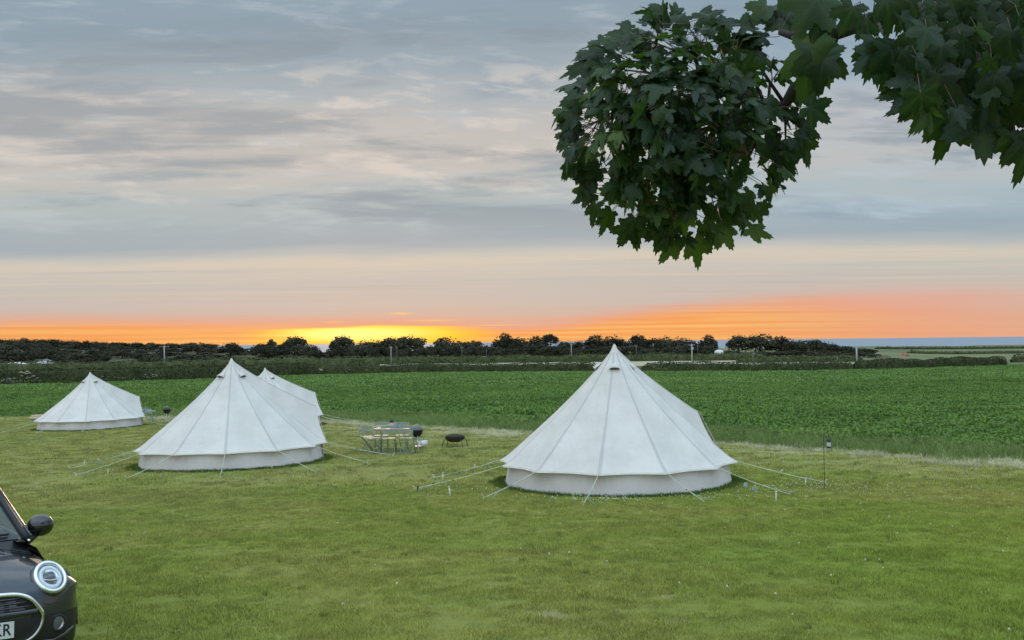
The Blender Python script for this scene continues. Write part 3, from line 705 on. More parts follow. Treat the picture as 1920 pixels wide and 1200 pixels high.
def crown_proto(seed, kind):
    """unit tree: height 1, crown about as wide as high"""
    rg = np.random.default_rng(seed); blobs = []
    if kind == 'dome': blobs = [(np.array([0, 0, .50]), np.array([.37, .37, .46]))]; nb = 18; cr = .40
    elif kind == 'wide': blobs = [(np.array([0, 0, .46]), np.array([.50, .50, .46]))]; nb = 24; cr = .52
    elif kind == 'tall': blobs = [(np.array([0, 0, .58]), np.array([.24, .24, .40]))]; nb = 14; cr = .30
    elif kind == 'bush': blobs = [(np.array([0, 0, .38]), np.array([.55, .55, .48]))]; nb = 18; cr = .6
    else: blobs = [(np.array([0, 0, .74]), np.array([.42, .42, .20]))]; nb = 12; cr = .40
    c0, r0 = blobs[0]
    for _ in range(nb):
        d = rg.normal(size=3); d /= np.linalg.norm(d); d[2] = abs(d[2])*1.1-.35 if kind != 'bush' else abs(d[2])
        p = c0+d*r0*rg.uniform(.6, .95); r = rg.uniform(.09, .17)*(1 if kind != 'tall' else .8); blobs.append((p, np.array([r, r, r*.85])))
    Cs, Ns = [], []
    for i, (c, r) in enumerate(blobs):
        n = 420 if i == 0 else 120
        d = rg.normal(size=(n, 3)); d /= np.linalg.norm(d, axis=1)[:, None]
        k = rg.uniform(.72, 1.05, n)[:, None] if i else rg.uniform(.5, .98, n)[:, None]
        Cs.append(c+d*r*k); Ns.append(d)
    C = np.concatenate(Cs); Nm = np.concatenate(Ns); ok = C[:, 2] > (.02 if kind == 'bush' else .06 if kind != 'umbrella' else .4); V, Fq = leaf_quads(C[ok], Nm[ok], .030, rg, .75)
    root = empty('tree'); np_mesh('crown', V, Fq, M_tree, root)
    tb = MB(); tb.tube([(0, 0, -.05), (0, 0, .2), (.01, 0, .45), (.0, .01, .7)], [.035, .026, .018, .008], 7)
    for a in range(5):
        an = a*1.3+seed; tb.tube([(0, 0, .28+.05*a), (math.cos(an)*.10, math.sin(an)*.10, .45+.04*a), (math.cos(an)*.2, math.sin(an)*.2, .6+.03*a)], [.014, .009, .004], 5)
    tb.build('trunk', M_bark, root, smooth=True); return root
PROTO = {}
for i, (k, n) in enumerate((('dome', 3), ('wide', 3), ('tall', 2), ('bush', 2), ('umbrella', 1))):
    PROTO[k] = [crown_proto(100+i*10+j, k) for j in range(n)]
used = set()
def place_tree(kind, x, y, h, wid, name, label, group, rg):
    pr = PROTO[kind]; p = pr[rg.randrange(len(pr))]
    if p.name not in used: t = p; used.add(p.name)
    else: t = copy_tree(p)
    t.name = name; t.location = (x, y, g(x, y)-.03*h); t.rotation_euler = (0, 0, rg.uniform(0, 6.28)); t.scale = (wid, wid, h)
    tag(t, label, 'tree', group); return t
WK = {'dome': .80, 'wide': 1.08, 'tall': .58, 'bush': 1.2, 'umbrella': .86}
rt = random.Random(5)
def sky_tree(px, ty, wpx, kind, Y, label, group, name='broadleaf_tree'):
    Y = Y*K; ty = ty-(2.2 if group == GT else 0); p = at(px, ty, Y); h = (p.z-g(p.x, Y))*1.12; w = wpx/F*Y/WK[kind]
    return place_tree(kind, p.x, Y, h, w, name, label, group, rt)
GT = 'trees along the skyline'
SK = [(338, 638, 20, 'umbrella', 'flat-topped little tree poking above the left wooded skyline', 430), (400, 637, 44, 'wide', 'wide low tree mound on the skyline just left of the middle tent peak', 400), (432, 641, 34, 'wide', None, 400), (476, 641, 28, 'dome', 'small pointed tree on the skyline above the half-hidden tent', 400), (508, 639, 20, 'tall', 'narrow dark tree left of the broad domed tree in the sunset', 400),
      (455, 642.5, 44, 'wide', None, 400), (494, 643, 40, 'wide', None, 402), (528, 641, 34, 'wide', None, 404), (370, 641, 40, 'wide', None, 420), (552, 631, 56, 'dome', 'broad domed tree silhouetted left of the gap showing glowing sea', 390), (641, 630, 52, 'dome', 'round-topped tree silhouetted against the yellow glow, right of the sea gap', 390), (675, 640, 40, 'wide', None, 385), (697, 634, 50, 'wide', None, 392), (735, 631, 52, 'wide', None, 395), (768, 629, 42, 'dome', None, 395),
      (806, 625, 62, 'dome', 'tallest tree at the right end of the yellow glow', 392), (838, 633, 44, 'dome', None, 396), (866, 638, 36, 'wide', None, 400), (890, 637, 32, 'wide', None, 400), (912, 632, 36, 'dome', None, 398), (946, 627, 44, 'dome', 'full tree with lumpy top over the specks of white sheds', 398), (972, 632, 30, 'dome', None, 402), (1004, 631, 34, 'dome', None, 396), (1031, 630, 30, 'umbrella', 'arched flat-crowned tree on the orange skyline left of the large tent peak', 402),
      (1058, 635, 34, 'wide', None, 398), (1090, 635, 34, 'wide', None, 400), (1122, 629, 40, 'dome', None, 396), (1152, 630, 36, 'dome', None, 400), (1196, 628, 36, 'dome', 'rounded tree just right of the large tent peak', 396), (1222, 632, 34, 'wide', None, 400), (1247, 631, 30, 'dome', None, 404), (1272, 633, 30, 'dome', None, 398), (1293, 637, 24, 'dome', None, 402),
      (1328, 630, 36, 'dome', 'solitary round tree standing apart with sea visible either side', 400),
      (1384, 629, 48, 'dome', 'leftmost big tree of the dense clump on the right', 405), (1424, 627, 60, 'dome', 'tallest tree of the dense clump on the right', 400), (1462, 632, 46, 'dome', None, 402), (1492, 635, 40, 'wide', None, 398), (1524, 636, 48, 'wide', None, 402), (1553, 643, 34, 'dome', None, 395), (1580, 649, 36, 'dome', None, 392), (1610, 651, 46, 'wide', None, 388), (1634, 657, 34, 'bush', 'low rounded tree at the right tail of the dense clump', 385)]
for px, ty, w, k, lb, Y in SK:
    if lb: sky_tree(px, ty, w*1.12, k, Y, lb, GT)
    elif px < 1340 or False: sky_tree(px, ty+1.5, w*1.55, k, Y, 'dark broadleaf tree merging into the wooded skyline in front of the sunset', GT)
    else: sky_tree(px, ty+1, w*1.5, k, Y, 'dark tree inside the dense clump by the coast on the right', GT)
# lower rank in front of the skyline trees
x = 478
while x < 1345:
    gap = 583 < x < 618
    ty = rt.uniform(643, 652) if not gap else rt.uniform(657, 660)
    sky_tree(x, ty, rt.uniform(32, 50), rt.choice(['bush', 'wide', 'bush']), rt.uniform(345, 372), 'dark low tree in the rank of scrub below the sunset skyline', 'scrub below the skyline trees', 'scrub_tree'); x += rt.uniform(11, 18)
x = 1366
while x < 1650:
    sky_tree(x, rt.uniform(655, 661) + max(0, (x-1560)*.07), rt.uniform(30, 46), rt.choice(['bush', 'wide']), rt.uniform(350, 380), 'dark scrubby tree along the front of the dense clump on the right', 'scrub in front of the right clump', 'scrub_tree'); x += rt.uniform(11, 17)
# the wooded slope on the left
def sky_left(px): return float(np.interp(px, [-400, 0, 60, 130, 200, 300, 370, 440, 560], [622, 632.5, 634, 636, 639, 642.5, 642, 646, 655]))
for i in range(165):
    f = rt.random(); Y = 300+f*300; px = rt.uniform(-170, 500) if i % 3 else rt.uniform(-60, 400)
    base = sky_left(px); ty = base+(1-f)*rt.uniform(16, 30)+rt.uniform(0, 4)
    if px > 430 and Y < 420: ty = max(ty, 660)
    sky_tree(px, ty, rt.uniform(28, 52)*(.7+.5*(1-f)), rt.choice(['dome', 'wide', 'wide', 'dome', 'bush']), Y, 'dark tree in the wood covering the slope on the left', 'trees of the wooded slope on the left')
for px in range(-60, 400, 17):
    sky_tree(px+rt.uniform(-5, 5), sky_left(px)+rt.uniform(-.5, 1.5), rt.uniform(26, 38), rt.choice(['dome', 'wide']), 560+rt.uniform(-20, 30), 'tree on the crest of the wooded slope on the left', 'trees on the crest of the left wood')
for k in PROTO:                                          # unused prototypes are removed
    for p in PROTO[k]:
        if p.name not in used and 'label' not in p:
            for ch in list(p.children): bpy.data.objects.remove(ch)
            bpy.data.objects.remove(p)

# bushes right of the clump and the brick house
def bush(px, py, wpx, Y, label, col=None, seed=0):
    Y = Y*K; rg = np.random.default_rng(seed); p = at(px, py, Y); h = p.z-g(p.x, Y); w = wpx/F*Y; n = 420
    d = rg.normal(size=(n, 3)); d /= np.linalg.norm(d, axis=1)[:, None]; d[:, 2] = np.abs(d[:, 2]); k = rg.uniform(.7, 1.05, n)[:, None]
    C = d*k*np.array([w/2, w/2, h]); V, Fq = leaf_quads(C, d, min(w, h)*.10, rg)
    o = np_mesh('bush', V, Fq, col or M_hedge); o.location = (p.x, Y, g(p.x, Y)); tag(o, label, 'bush'); return o
M_rust = far_leaf('rusty_leaf', (.12, .075, .05, 1), (.17, .10, .065, 1), .3)
bush(1656, 666, 34, 370, 'reddish brown bush at the right foot of the dense clump', M_rust, 1)
bush(1684, 671, 30, 360, 'dark green bush just left of the brick house', None, 2)
bush(1780, 676.5, 26, 175, 'bushy swelling on the top of the hedge near its right end', None, 3) if False else None
def house(px, py, Y, w, d, hw, hr, wallc, roofc, label, rz=0, chim=True, name='cottage'):
    Y = Y*K; p = at(px, py, Y); x, z = p.x, p.z; z0 = z-hw-hr; gz = g(x, Y); z0 = min(z0, gz) if z0 > gz else z0
    o = empty(name, (x, Y, z0), rz); tag(o, label, 'house')
    b = MB(); b.add([(-w/2, -d/2, -2), (w/2, -d/2, -2), (w/2, d/2, -2), (-w/2, d/2, -2), (-w/2, -d/2, hw), (w/2, -d/2, hw), (w/2, d/2, hw), (-w/2, d/2, hw), (0, -d/2, hw+hr), (0, d/2, hw+hr)], [(0, 1, 5, 8, 4), (1, 2, 6, 5), (2, 3, 7, 9, 6), (3, 0, 4, 7)]); b.build('wall', wallc, o)
    r = MB(); e = .25
    for s in (-1, 1):
        r.add([(s*(w/2+e), -d/2-e, hw-.2), (s*(w/2+e), d/2+e, hw-.2), (0, d/2+e, hw+hr+.02), (0, -d/2-e, hw+hr+.02)], [(0, 1, 2, 3)])
    rf = r.build('roof', roofc, o, solid=.15)
    if chim: c = MB(); c.box((-w*.18, 0, hw+hr+.1), (.7, .7, 1.6)); c.box((-w*.18, 0, hw+hr+.95), (.85, .85, .15)); c.build('chimney', wallc, rf)
    for sx in (-1, 1):
        wd = MB(); wd.box((sx*w*.22, -d/2-.02, hw*.55), (.9, .05, 1.1)); f = wd.build('window', M_trim, o); pn = MB(); pn.box((sx*w*.22, -d/2-.05, hw*.55), (.72, .03, .92)); pn.build('pane', M_dark, f)
    return o
M_brick = pmat('brick', (.42, .21, .13, 1), .9, var=.2, vscale=2); M_tile = pmat('red_tile', (.36, .14, .08, 1), .9, var=.2); M_white = pmat('white_render', (.72, .72, .70, 1), .8, var=.05); M_slate = pmat('slate', (.16, .17, .18, 1), .8)
house(1695, 663.5, 520, 4.6, 8, 3.4, 2.2, M_brick, M_tile, 'small red brick house with a steep gable behind the right hedge', .15, name='brick_house')
for i, (px, py, Y, w, lb) in enumerate(((922, 648, 340, 3.0, 'tiny white shed at the left of the specks under the skyline trees'), (963, 650, 342, 4.5, 'white cottage, largest of the specks under the skyline trees'), (984, 649, 344, 3.2, 'tiny white shed at the right of the specks under the skyline trees'), (908, 650, 342, 2.0, 'tiny pale hut farthest left of the white specks under the skyline trees'))):
    house(px, py, Y, w, 4, 1.2, .9, M_white, M_white if i % 2 else M_slate, lb, .1*i, False, name='white_cottage' if i == 1 else 'shed')
# pale patches on the left slope: a glasshouse, a barn and a tower of white boards
house(85, 665, 296, 7, 5, 1.8, 1.2, M_white, M_slate, 'pale low barn among the dark trees on the left slope', .2, False, name='barn')
house(30, 672, 290, 9, 6, 1.2, .8, M_white, M_white, 'long pale glasshouse at the foot of the left wood', .1, False, name='glasshouse')
# white dome tent beside the solitary round tree
p = at(1348, 656, 345*K); b = MB(); b.lathe([(2.1, -3.0), (2.1, -1.0), (1.9, -.45), (1.2, -.12), (0, 0)], n=14); o = b.build('marquee', M_white, smooth=True); o.location = p; tag(o, 'small white domed marquee between the solitary tree and the dense clump', 'marquee')
# utility poles
M_pole = pmat('pole_grey', (.42, .41, .38, 1), .8, var=.2); M_poled = pmat('pole_dark', (.13, .12, .11, 1), .9, var=.2)
def pole(px, ty, Y, r, pale, label, arm=1.6, tr=False):
    Y = Y*K; p = at(px, ty, Y); z0 = g(p.x, Y); h = p.z-z0; mt = M_pole if pale else M_poled
    o = empty('utility_pole', (p.x, Y, z0), R(10)); tag(o, label, 'utility pole', 'utility poles crossing the fields')
    b = MB(); b.tube([(0, 0, -.3), (0, 0, h)], [r*1.15, r*.85], 8); b.build('pole', mt, o, smooth=True)
    if arm:
        b = MB(); b.box((0, 0, h-.35), (arm, .12, .12)); b.tube([(-arm*.32, .07, h-.38), (0, .1, h-1.0)], .02, 5); b.tube([(arm*.32, .07, h-.38), (0, .1, h-1.0)], .02, 5); b.build('crossarm', mt, o)
        b = MB()
        for sx in (-.42, 0, .42): b.lathe([(.03, 0), (.06, .04), (.035, .08), (.06, .12), (.02, .18)], (sx*arm, 0, h-.29 if sx else h), 8)
        b.build('insulators', M_white, o)
    if tr: b = MB(); b.lathe([(.0, -.45), (.28, -.45), (.28, .35), (.0, .35)], (.33, -.1, h-1.5), 10); b.build('transformer', mt, o)
pole(308, 648, 262, .20, True, 'pale pole with a crossarm in front of the left wood', 3.4)
pole(733, 650, 300, .16, True, 'pale pole, left one of the pair below the yellow glow', 1.2)
pole(744, 650, 318, .13, False, 'dark pole, right one of the pair below the yellow glow', 1.0)
pole(866, 651, 315, .15, False, 'dark pole below the tallest tree right of the glow', 1.4)
pole(912, 655, 330, .13, False, 'short dark pole left of the white cottage specks', 0)
pole(1071, 644, 310, .16, True, 'pale pole with a small bracket left of the large tent peak', 1.3)
pole(1193, 648, 320, .15, False, 'slim dark pole just right of the large tent peak', 1.2)
pole(1297, 645, 268, .22, True, 'stout pale pole with a lamp bracket left of the solitary round tree', 2.4, True)
pole(1308, 646, 330, .13, False, 'thin dark pole between the stout pale pole and the solitary tree', 0)
pole(1412, 661, 235, .20, False, 'short forked pole in front of the dense clump', .9)
pole(1570, 668, 220, .20, False, 'short stump-like pole near the right tail of the clump', 0)
pole(1606, 651, 200, .22, True, 'tall bare white pole at the right tail of the clump', 0)

# pale hogweed flowers at the foot of the left hedge
def flowers():
    b = MB(); m = pmat('umbel', (.55, .50, .38, 1), .9, var=.2)
    for k in range(9):
        a = k*.7; r = .11*math.sqrt(k/9); b.lathe([(0, .03), (.05, .015), (.05, 0), (0, -.01)], (r*math.cos(a*3), r*math.sin(a*3), 1+.02*math.sin(a)), 7)
    k0 = len(b.f); b.tube([(0, 0, 0), (0, 0, 1)], .012, 4); b.mi[k0:] = [1]*(len(b.f)-k0); me = bpy.data.meshes.new('umbel'); me.from_pydata(b.v, [], b.f); me.materials.append(m); me.materials.append(M_hedge); me.polygons.foreach_set('material_index', b.mi); pr = bpy.data.objects.new('umbel', me)
    xs, ys, ss = [], [], []
    for (px, py, wx, n, s) in ((40, 721, 50, 90, .75), (20, 712, 25, 20, 1.0), (60, 706, 12, 10, 1.9), (75, 713, 8, 8, 1.3), (205, 716, 14, 10, 1.0), (240, 713, 16, 9, 1.0), (283, 711, 12, 12, 1.2), (295, 713, 10, 14, 1.0), (315, 712, 8, 10, 1.1), (350, 711, 12, 5, 1.0), (530, 702, 14, 16, .9), (570, 702, 12, 14, .9), (586, 702, 10, 12, 1.0), (602, 701, 6, 5, 1.3), (655, 700, 12, 7, 1.0), (700, 699, 18, 5, .9), (1235, 697, 18, 8, .9), (1300, 698, 40, 6, .7), (1500, 697, 60, 9, .7)):
        for _ in range(n):
            ax = px+RNG.normal(0, wx*.5); q = hit(ax, 716); X = q.x*1.0
            yy = np.interp(ax, [a for a, _ in HEDGE_PX], HEDGE[:, 1]); X = at(ax, 700, yy).x; xs.append(X); ys.append(yy-1.3-RNG.uniform(0, .5)); ss.append(s*RNG.uniform(.5, 1.1))
    scatter('hogweed', P3(np.array(xs), np.array(ys)), np.array(ss), [pr], m)
flowers()

# ------------------------------------------------------------------ camp furniture
M_sage = pmat('sage_metal', (.25, .32, .26, 1), .45, var=.08); M_top = pmat('table_top', (.50, .36, .25, 1), .38, var=.12, vscale=20)
M_char = pmat('black_enamel', (.012, .012, .013, 1), .35); M_steel = pmat('pale_steel', (.55, .56, .53, 1), .4, metal=.3)
M_rust2 = pmat('rusty_iron', (.06, .045, .04, 1), .8, var=.4, vscale=20); M_bag = pmat('blue_fabric', (.15, .20, .22, 1), .9)
M_pail = pmat('white_enamel', (.62, .60, .60, 1), .5); M_glass_l = pmat('frosted_glass', (.55, .6, .58, 1), .15)
M_stave = pmat('pale_wood', (.44, .33, .19, 1), .8, var=.2, vscale=12)
def gp(px, py): return hit(px, py)
def chair(loc, rz, label, group):
    """slatted folding bistro chair: crossing legs, slatted seat, two back slats"""
    o = empty('folding_chair', loc, rz); tag(o, label, 'chair', group); w = .20
    for s in (-1, 1):
        b = MB(); b.tube([(s*w, -.22, 0), (s*w, .19, .46), (s*w, .24, .84)], .011, 6); b.build('leg', M_sage, o, smooth=True)
        b = MB(); b.tube([(s*(w-.025), .24, 0), (s*(w-.025), -.19, .45)], .011, 6); b.build('leg', M_sage, o, smooth=True)
    b = MB(); b.tube([(-w, -.20, .025), (w, -.20, .025)], .009, 5); b.tube([(-w, .22, .04), (w, .22, .04)], .009, 5); b.tube([(-w, -.02, .22), (w, -.02, .22)], .009, 5); b.build('stretcher', M_sage, o)
    b = MB()
    for i in range(6): b.box((0, -.17+i*.068, .455), (.42, .052, .016))
    b.build('seat', M_sage, o)
    b = MB()
    for z, y in ((.80, .236), (.66, .218)): b.box((0, y, z), (.42, .014, .075))
    b.build('backrest', M_sage, o); return o
def table(loc, rz, lx, ly, label, top=M_top, group=None):
    o = empty('folding_table', loc, rz); tag(o, label, 'table', group)
    b = MB(); b.box((0, 0, .705), (lx, ly, .022)); b.build('tabletop', top, o)
    b = MB(); b.box((0, -ly/2+.02, .68), (lx-.05, .018, .028)); b.box((0, ly/2-.02, .68), (lx-.05, .018, .028)); b.build('frame', M_sage, o)
    for s in (-1, 1):
        for q in (-1, 1):
            b = MB(); b.tube([(s*(lx/2-.10), q*(ly/2-.04), 0), (s*(lx/2-.22), -q*(ly/2-.06), .69)], .012, 6); b.build('leg', M_sage, o, smooth=True)
        b = MB(); b.tube([(s*(lx/2-.10), -ly/2+.04, .02), (s*(lx/2-.10), ly/2-.04, .02)], .010, 5); b.build('stretcher', M_sage, o)
    return o
def kettle_bbq(loc, rz, label, lid=True, r=.24, legh=.50):
    o = empty('kettle_barbecue', loc, rz); tag(o, label, 'barbecue')
    b = MB(); b.lathe([(.01, legh-.02), (r*.45, legh+.01), (r*.8, legh+.08), (r*.98, legh+.19), (r*1.02, legh+.22)], n=20); b.build('bowl', M_char, o, smooth=True)
    b = MB(); b.lathe([(r*1.03, legh+.215), (r*1.0, legh+.24), (r*.75, legh+.30), (r*.3, legh+.33), (.0, legh+.335)], n=20); ld = b.build('lid', M_char if lid is True else lid, o, smooth=True)
    b = MB(); b.tube([(-.05, 0, legh+.33), (-.045, 0, legh+.375), (.045, 0, legh+.375), (.05, 0, legh+.33)], .010, 6); b.build('handle', M_steel, ld)
    for k in range(3):
        a = k*2*PI/3+.5; b = MB(); b.tube([(math.cos(a)*r*.6, math.sin(a)*r*.6, legh+.05), (math.cos(a)*r*1.15, math.sin(a)*r*1.15, 0)], .013, 6); b.build('leg', M_steel, o, smooth=True)
    b = MB(); b.lathe([(0, .17), (r*.75, .175), (r*.8, .19), (0, .185)], n=16); b.build('ash_tray', M_steel, o, smooth=True); return o
GC = 'pale green folding chairs round the middle table'
t0 = gp(737, 848); TR = -.06
table(t0, TR, 1.05, .70, 'rectangular folding table with a brown top lit by the sunset, between the tents')
def near_t(dx, dy):
    x = t0.x+dx*math.cos(TR)-dy*math.sin(TR); y = t0.y+dx*math.sin(TR)+dy*math.cos(TR); return (x, y, g(x, y))
chair(near_t(-.50, -.52), 2.5, 'pale green folding chair at the near left corner of the brown table', GC)
chair(near_t(-.02, -.62), PI+.1, 'pale green folding chair tucked at the middle of the near side of the brown table', GC)
chair(near_t(.52, -.55), PI-.1, 'pale green folding chair at the near right of the brown table, beside the barbecue', GC)
chair(near_t(-.45, .58), .15, 'pale green folding chair behind the left end of the brown table', GC)
chair(near_t(.15, .60), -.05, 'pale green folding chair behind the middle of the brown table, under the lantern', GC)
chair(near_t(-.80, .2), PI/2+.3, 'pale green folding chair at the left end of the brown table', GC)
bq = near_t(.74, -.15); kettle_bbq(bq, .3, 'black kettle barbecue on pale legs at the right end of the brown table', pmat('grey_enamel', (.10, .11, .115, 1), .4), .18, .45)
tz = t0.z+.718
def lantern(loc, label, h=.26, hang=False, mat=M_dark):
    o = empty('lantern', loc); tag(o, label, 'lantern'); r = h*.23
    b = MB(); b.lathe([(0, 0), (r, 0), (r, h*.14), (r*.8, h*.16)], n=14); b.build('base', mat, o, smooth=True)
    b = MB(); b.lathe([(r*.78, h*.15), (r*.8, h*.6)], n=14); b.build('glass', M_glass_l, o, smooth=True)
    b = MB(); b.lathe([(r*.85, h*.58), (r, h*.62), (r*.75, h*.8), (r*.3, h*.88), (0, h*.9)], n=14); b.build('cap', mat, o, smooth=True)
    b = MB(); b.tube([(r*.9*math.cos(a), 0, h*.72+r*1.6*math.sin(a)) for a in np.linspace(0, PI, 9)], h*.012+.001, 5); b.build('handle', mat, o)
    return o
q = near_t(-.05, .08); lantern((q[0], q[1], tz), 'black lantern standing on the brown table', .27)
def cloth_heap(loc, rz, s, mat, name, label, cat):
    rg = random.Random(int(s[0]*100)); G = []
    for i in range(9):
        row = []
        for j in range(15):
            a = 2*PI*j/14; f = i/8; r = 1-.0*f; rr = math.cos(f*PI/2)**.6 if f < 1 else 0; k = 1+.13*mnoise.noise((math.cos(a)*1.5, math.sin(a)*1.5, f*2+s[0]))
            row.append((s[0]/2*rr*k*math.cos(a), s[1]/2*rr*k*math.sin(a), s[2]*math.sin(f*PI/2)**.8*(1+.2*math.cos(a*2+1))))
        G.append(row)
    b = MB(); b.grid(G); o = b.build(name, mat, smooth=True); o.location = loc; o.rotation_euler = (0, 0, rz); tag(o, label, cat); return o
q = near_t(.17, .06); cloth_heap((q[0], q[1], tz), .2, (.30, .22, .11), M_bag, 'folded_bag', 'folded blue-grey bag lying beside the lantern on the brown table', 'bag')
# white pail lying on its side
q = gp(784, 841); b = MB(); M90 = Matrix.Rotation(R(90), 3, 'X') @ Matrix.Rotation(0, 3, 'Z')
o = empty('bucket', (q.x, q.y, q.z+.11), R(20)); tag(o, 'white enamel bucket lying on its side beside the barbecue', 'bucket')
Mx = Matrix.Rotation(R(78), 3, 'Y')
b = MB(); b.lathe([(0, .30), (.085, .30), (.115, -.01), (.105, -.01), (.078, .28), (0, .28)], M=Mx, n=18); b.build('pail', M_pail, o, smooth=True)
b = MB(); b.lathe([(0, .02), (.10, .015), (.10, .03), (0, .03)], M=Mx, n=18); b.build('inside', M_dark, o)  # dark disc across the mouth, standing in for the shade inside
b = MB(); b.tube([Mx @ Vector((0, .115*math.cos(a), .02-.115*math.sin(a))) for a in np.linspace(0, PI, 9)], .004, 5); b.build('handle', M_steel, o)
# fire pit
q = gp(853, 838); o = empty('fire_pit', q, .2); tag(o, 'low rusty iron fire bowl on curved legs, alone on the grass', 'fire pit')
b = MB(); b.lathe([(.0, .15), (.16, .16), (.27, .22), (.315, .31), (.33, .315), (.30, .30), (.2, .24), (0, .22)], n=24); b.build('bowl', M_rust2, o, smooth=True)
b = MB(); b.lathe([(.30, .315), (.30, .325), (.26, .36), (.1, .40), (0, .405)], n=24); b.build('mesh_lid', pmat('charred_mesh', (.03, .027, .025, 1), .9), o, smooth=True)
for k in range(4):
    a = k*PI/2+.4; c, s = math.cos(a), math.sin(a); b = MB(); b.tube([(c*.20, s*.20, .19), (c*.33, s*.33, .27), (c*.43, s*.43, .16), (c*.46, s*.46, 0)], [.012, .014, .013, .012], 6); b.build('leg', M_rust2, o, smooth=True)
b = MB(); b.tube([(-.36, .0, .33), (-.42, 0, .36), (-.42, .08, .36), (-.36, .08, .33)], .008, 5); b.build('handle', M_rust2, o)
q = gp(866, 840.5); b = MB(); b.tube([(-.26, 0, .02), (.26, .03, .02)], .014, 6); o = b.build('poker', M_stave, smooth=True); o.location = q; o.rotation_euler = (0, 0, .1); tag(o, 'pale wooden stick lying in the grass in front of the fire bowl', 'stick')
# left camp: round table with chairs, kettle barbecue, wooden stool
q = gp(274, 797); o = table((q.x, q.y, g(q.x, q.y)), .2, .9, .6, 'pale folding table beside the farthest left tent', M_sage)
GL = 'folding chairs by the farthest left tent'
chair((q.x+.45, q.y-.5, g(q.x+.45, q.y-.5)), 2.7, 'pale folding chair nearer the lawn at the farthest left camp', GL); chair((q.x-.55, q.y-.3, g(q.x-.55, q.y-.3)), 1.7, 'pale folding chair pushed against the right edge of the farthest left tent', GL)
q2 = (q.x-.1, q.y, g(q.x, q.y)+.716); cloth_heap(q2, .6, (.34, .22, .13), M_bag, 'bag', 'crumpled blue-grey bag on the pale table at the farthest left camp', 'bag')
q = gp(313, 794); kettle_bbq(q, .2, 'small black kettle barbecue standing alone right of the farthest left tent', r=.21)
q = gp(72, 788.5); o = empty('pouffe', q); tag(o, 'tan round pouffe behind the left corner of the farthest left tent', 'pouffe')
b = MB(); b.lathe([(0, 0), (.36, .01), (.44, .09), (.46, .18), (.44, .27), (.36, .34), (0, .36)], n=22); b.build('cushion', M_stave, o, smooth=True)
b = MB(); b.lathe([(.465, .15), (.475, .18), (.465, .21)], n=22); b.build('piping', M_trim, o)
# shepherd's crook with lantern
q = gp(1546, 915); hgt = 1.12; M_crook = pmat('green_iron', (.03, .055, .03, 1), .6)
o = empty('shepherd_crook', q, 0); tag(o, 'thin dark green crook pole stuck in the grass right of the large tent', 'pole')
b = MB(); b.tube([(0, 0, -.1), (0, 0, hgt-.07)]+[(.05-.05*math.cos(a), 0, hgt-.07+.06*math.sin(a)) for a in np.linspace(.3, PI, 8)]+[(.105, 0, hgt-.11)], .0062, 6); b.build('rod', M_crook, o, smooth=True)
lantern((q.x+.10, q.y, q.z+hgt-.115-.205), 'small black lantern with a pale glass hanging from the green crook pole', .21)
# loose pegs standing in the lawn round the guy ropes
GP = 'upright tent pegs standing in the lawn'
def stake(px, py, h, mat, label, tilt=0.05):
    q = gp(px, py); b = MB(); b.tube([(0, 0, -.06), (tilt*h, 0, h)], [.012, .016], 7); b.lathe([(0, h+.012), (.022, h+.008), (.022, h-.014), (0, h-.014)], (tilt*h, 0, 0), 8)
    o = b.build('tent_peg', mat, smooth=True); o.location = q; tag(o, label, 'tent peg', GP)
stake(830, 903, .19, M_peg, 'pale upright peg farther from camera, left of the large tent'); stake(845, 932, .20, M_peg, 'pale upright peg nearer the camera, left of the large tent', -.15); stake(783, 922, .11, M_dark, 'short black peg farthest left of the large tent')
stake(812, 912, .06, M_dark, 'low dark peg between the two pale pegs left of the large tent'); stake(1455, 943, .20, M_peg, 'pale upright peg at the right of the large tent, nearest the camera', .02); stake(1510, 911, .16, M_peg, 'pale upright peg just left of the crook pole', .05)
stake(158, 872, .11, M_peg, 'pale peg farther left of the middle tent'); stake(202, 889, .12, M_peg, 'pale peg nearer the left corner of the middle tent'); stake(832, 906, .04, M_dark, 'dark stub beside the farther pale peg')  if False else None
# grey cloth bundles on the right-hand ropes
q = gp(1398, 916); cloth_heap((q.x, q.y, q.z), .3, (.10, .09, .10), pmat('grey_cloth', (.30, .33, .36, 1), .9), 'cloth_bundle', 'small grey cloth bundle by the right corner ropes of the large tent', 'cloth')
q = gp(1416, 922); cloth_heap((q.x, q.y, q.z), .3, (.10, .08, .07), pmat('grey_cloth_dark', (.22, .25, .27, 1), .9), 'cloth_bundle', 'small darker grey cloth bundle between the right ropes and the near pale peg', 'cloth')

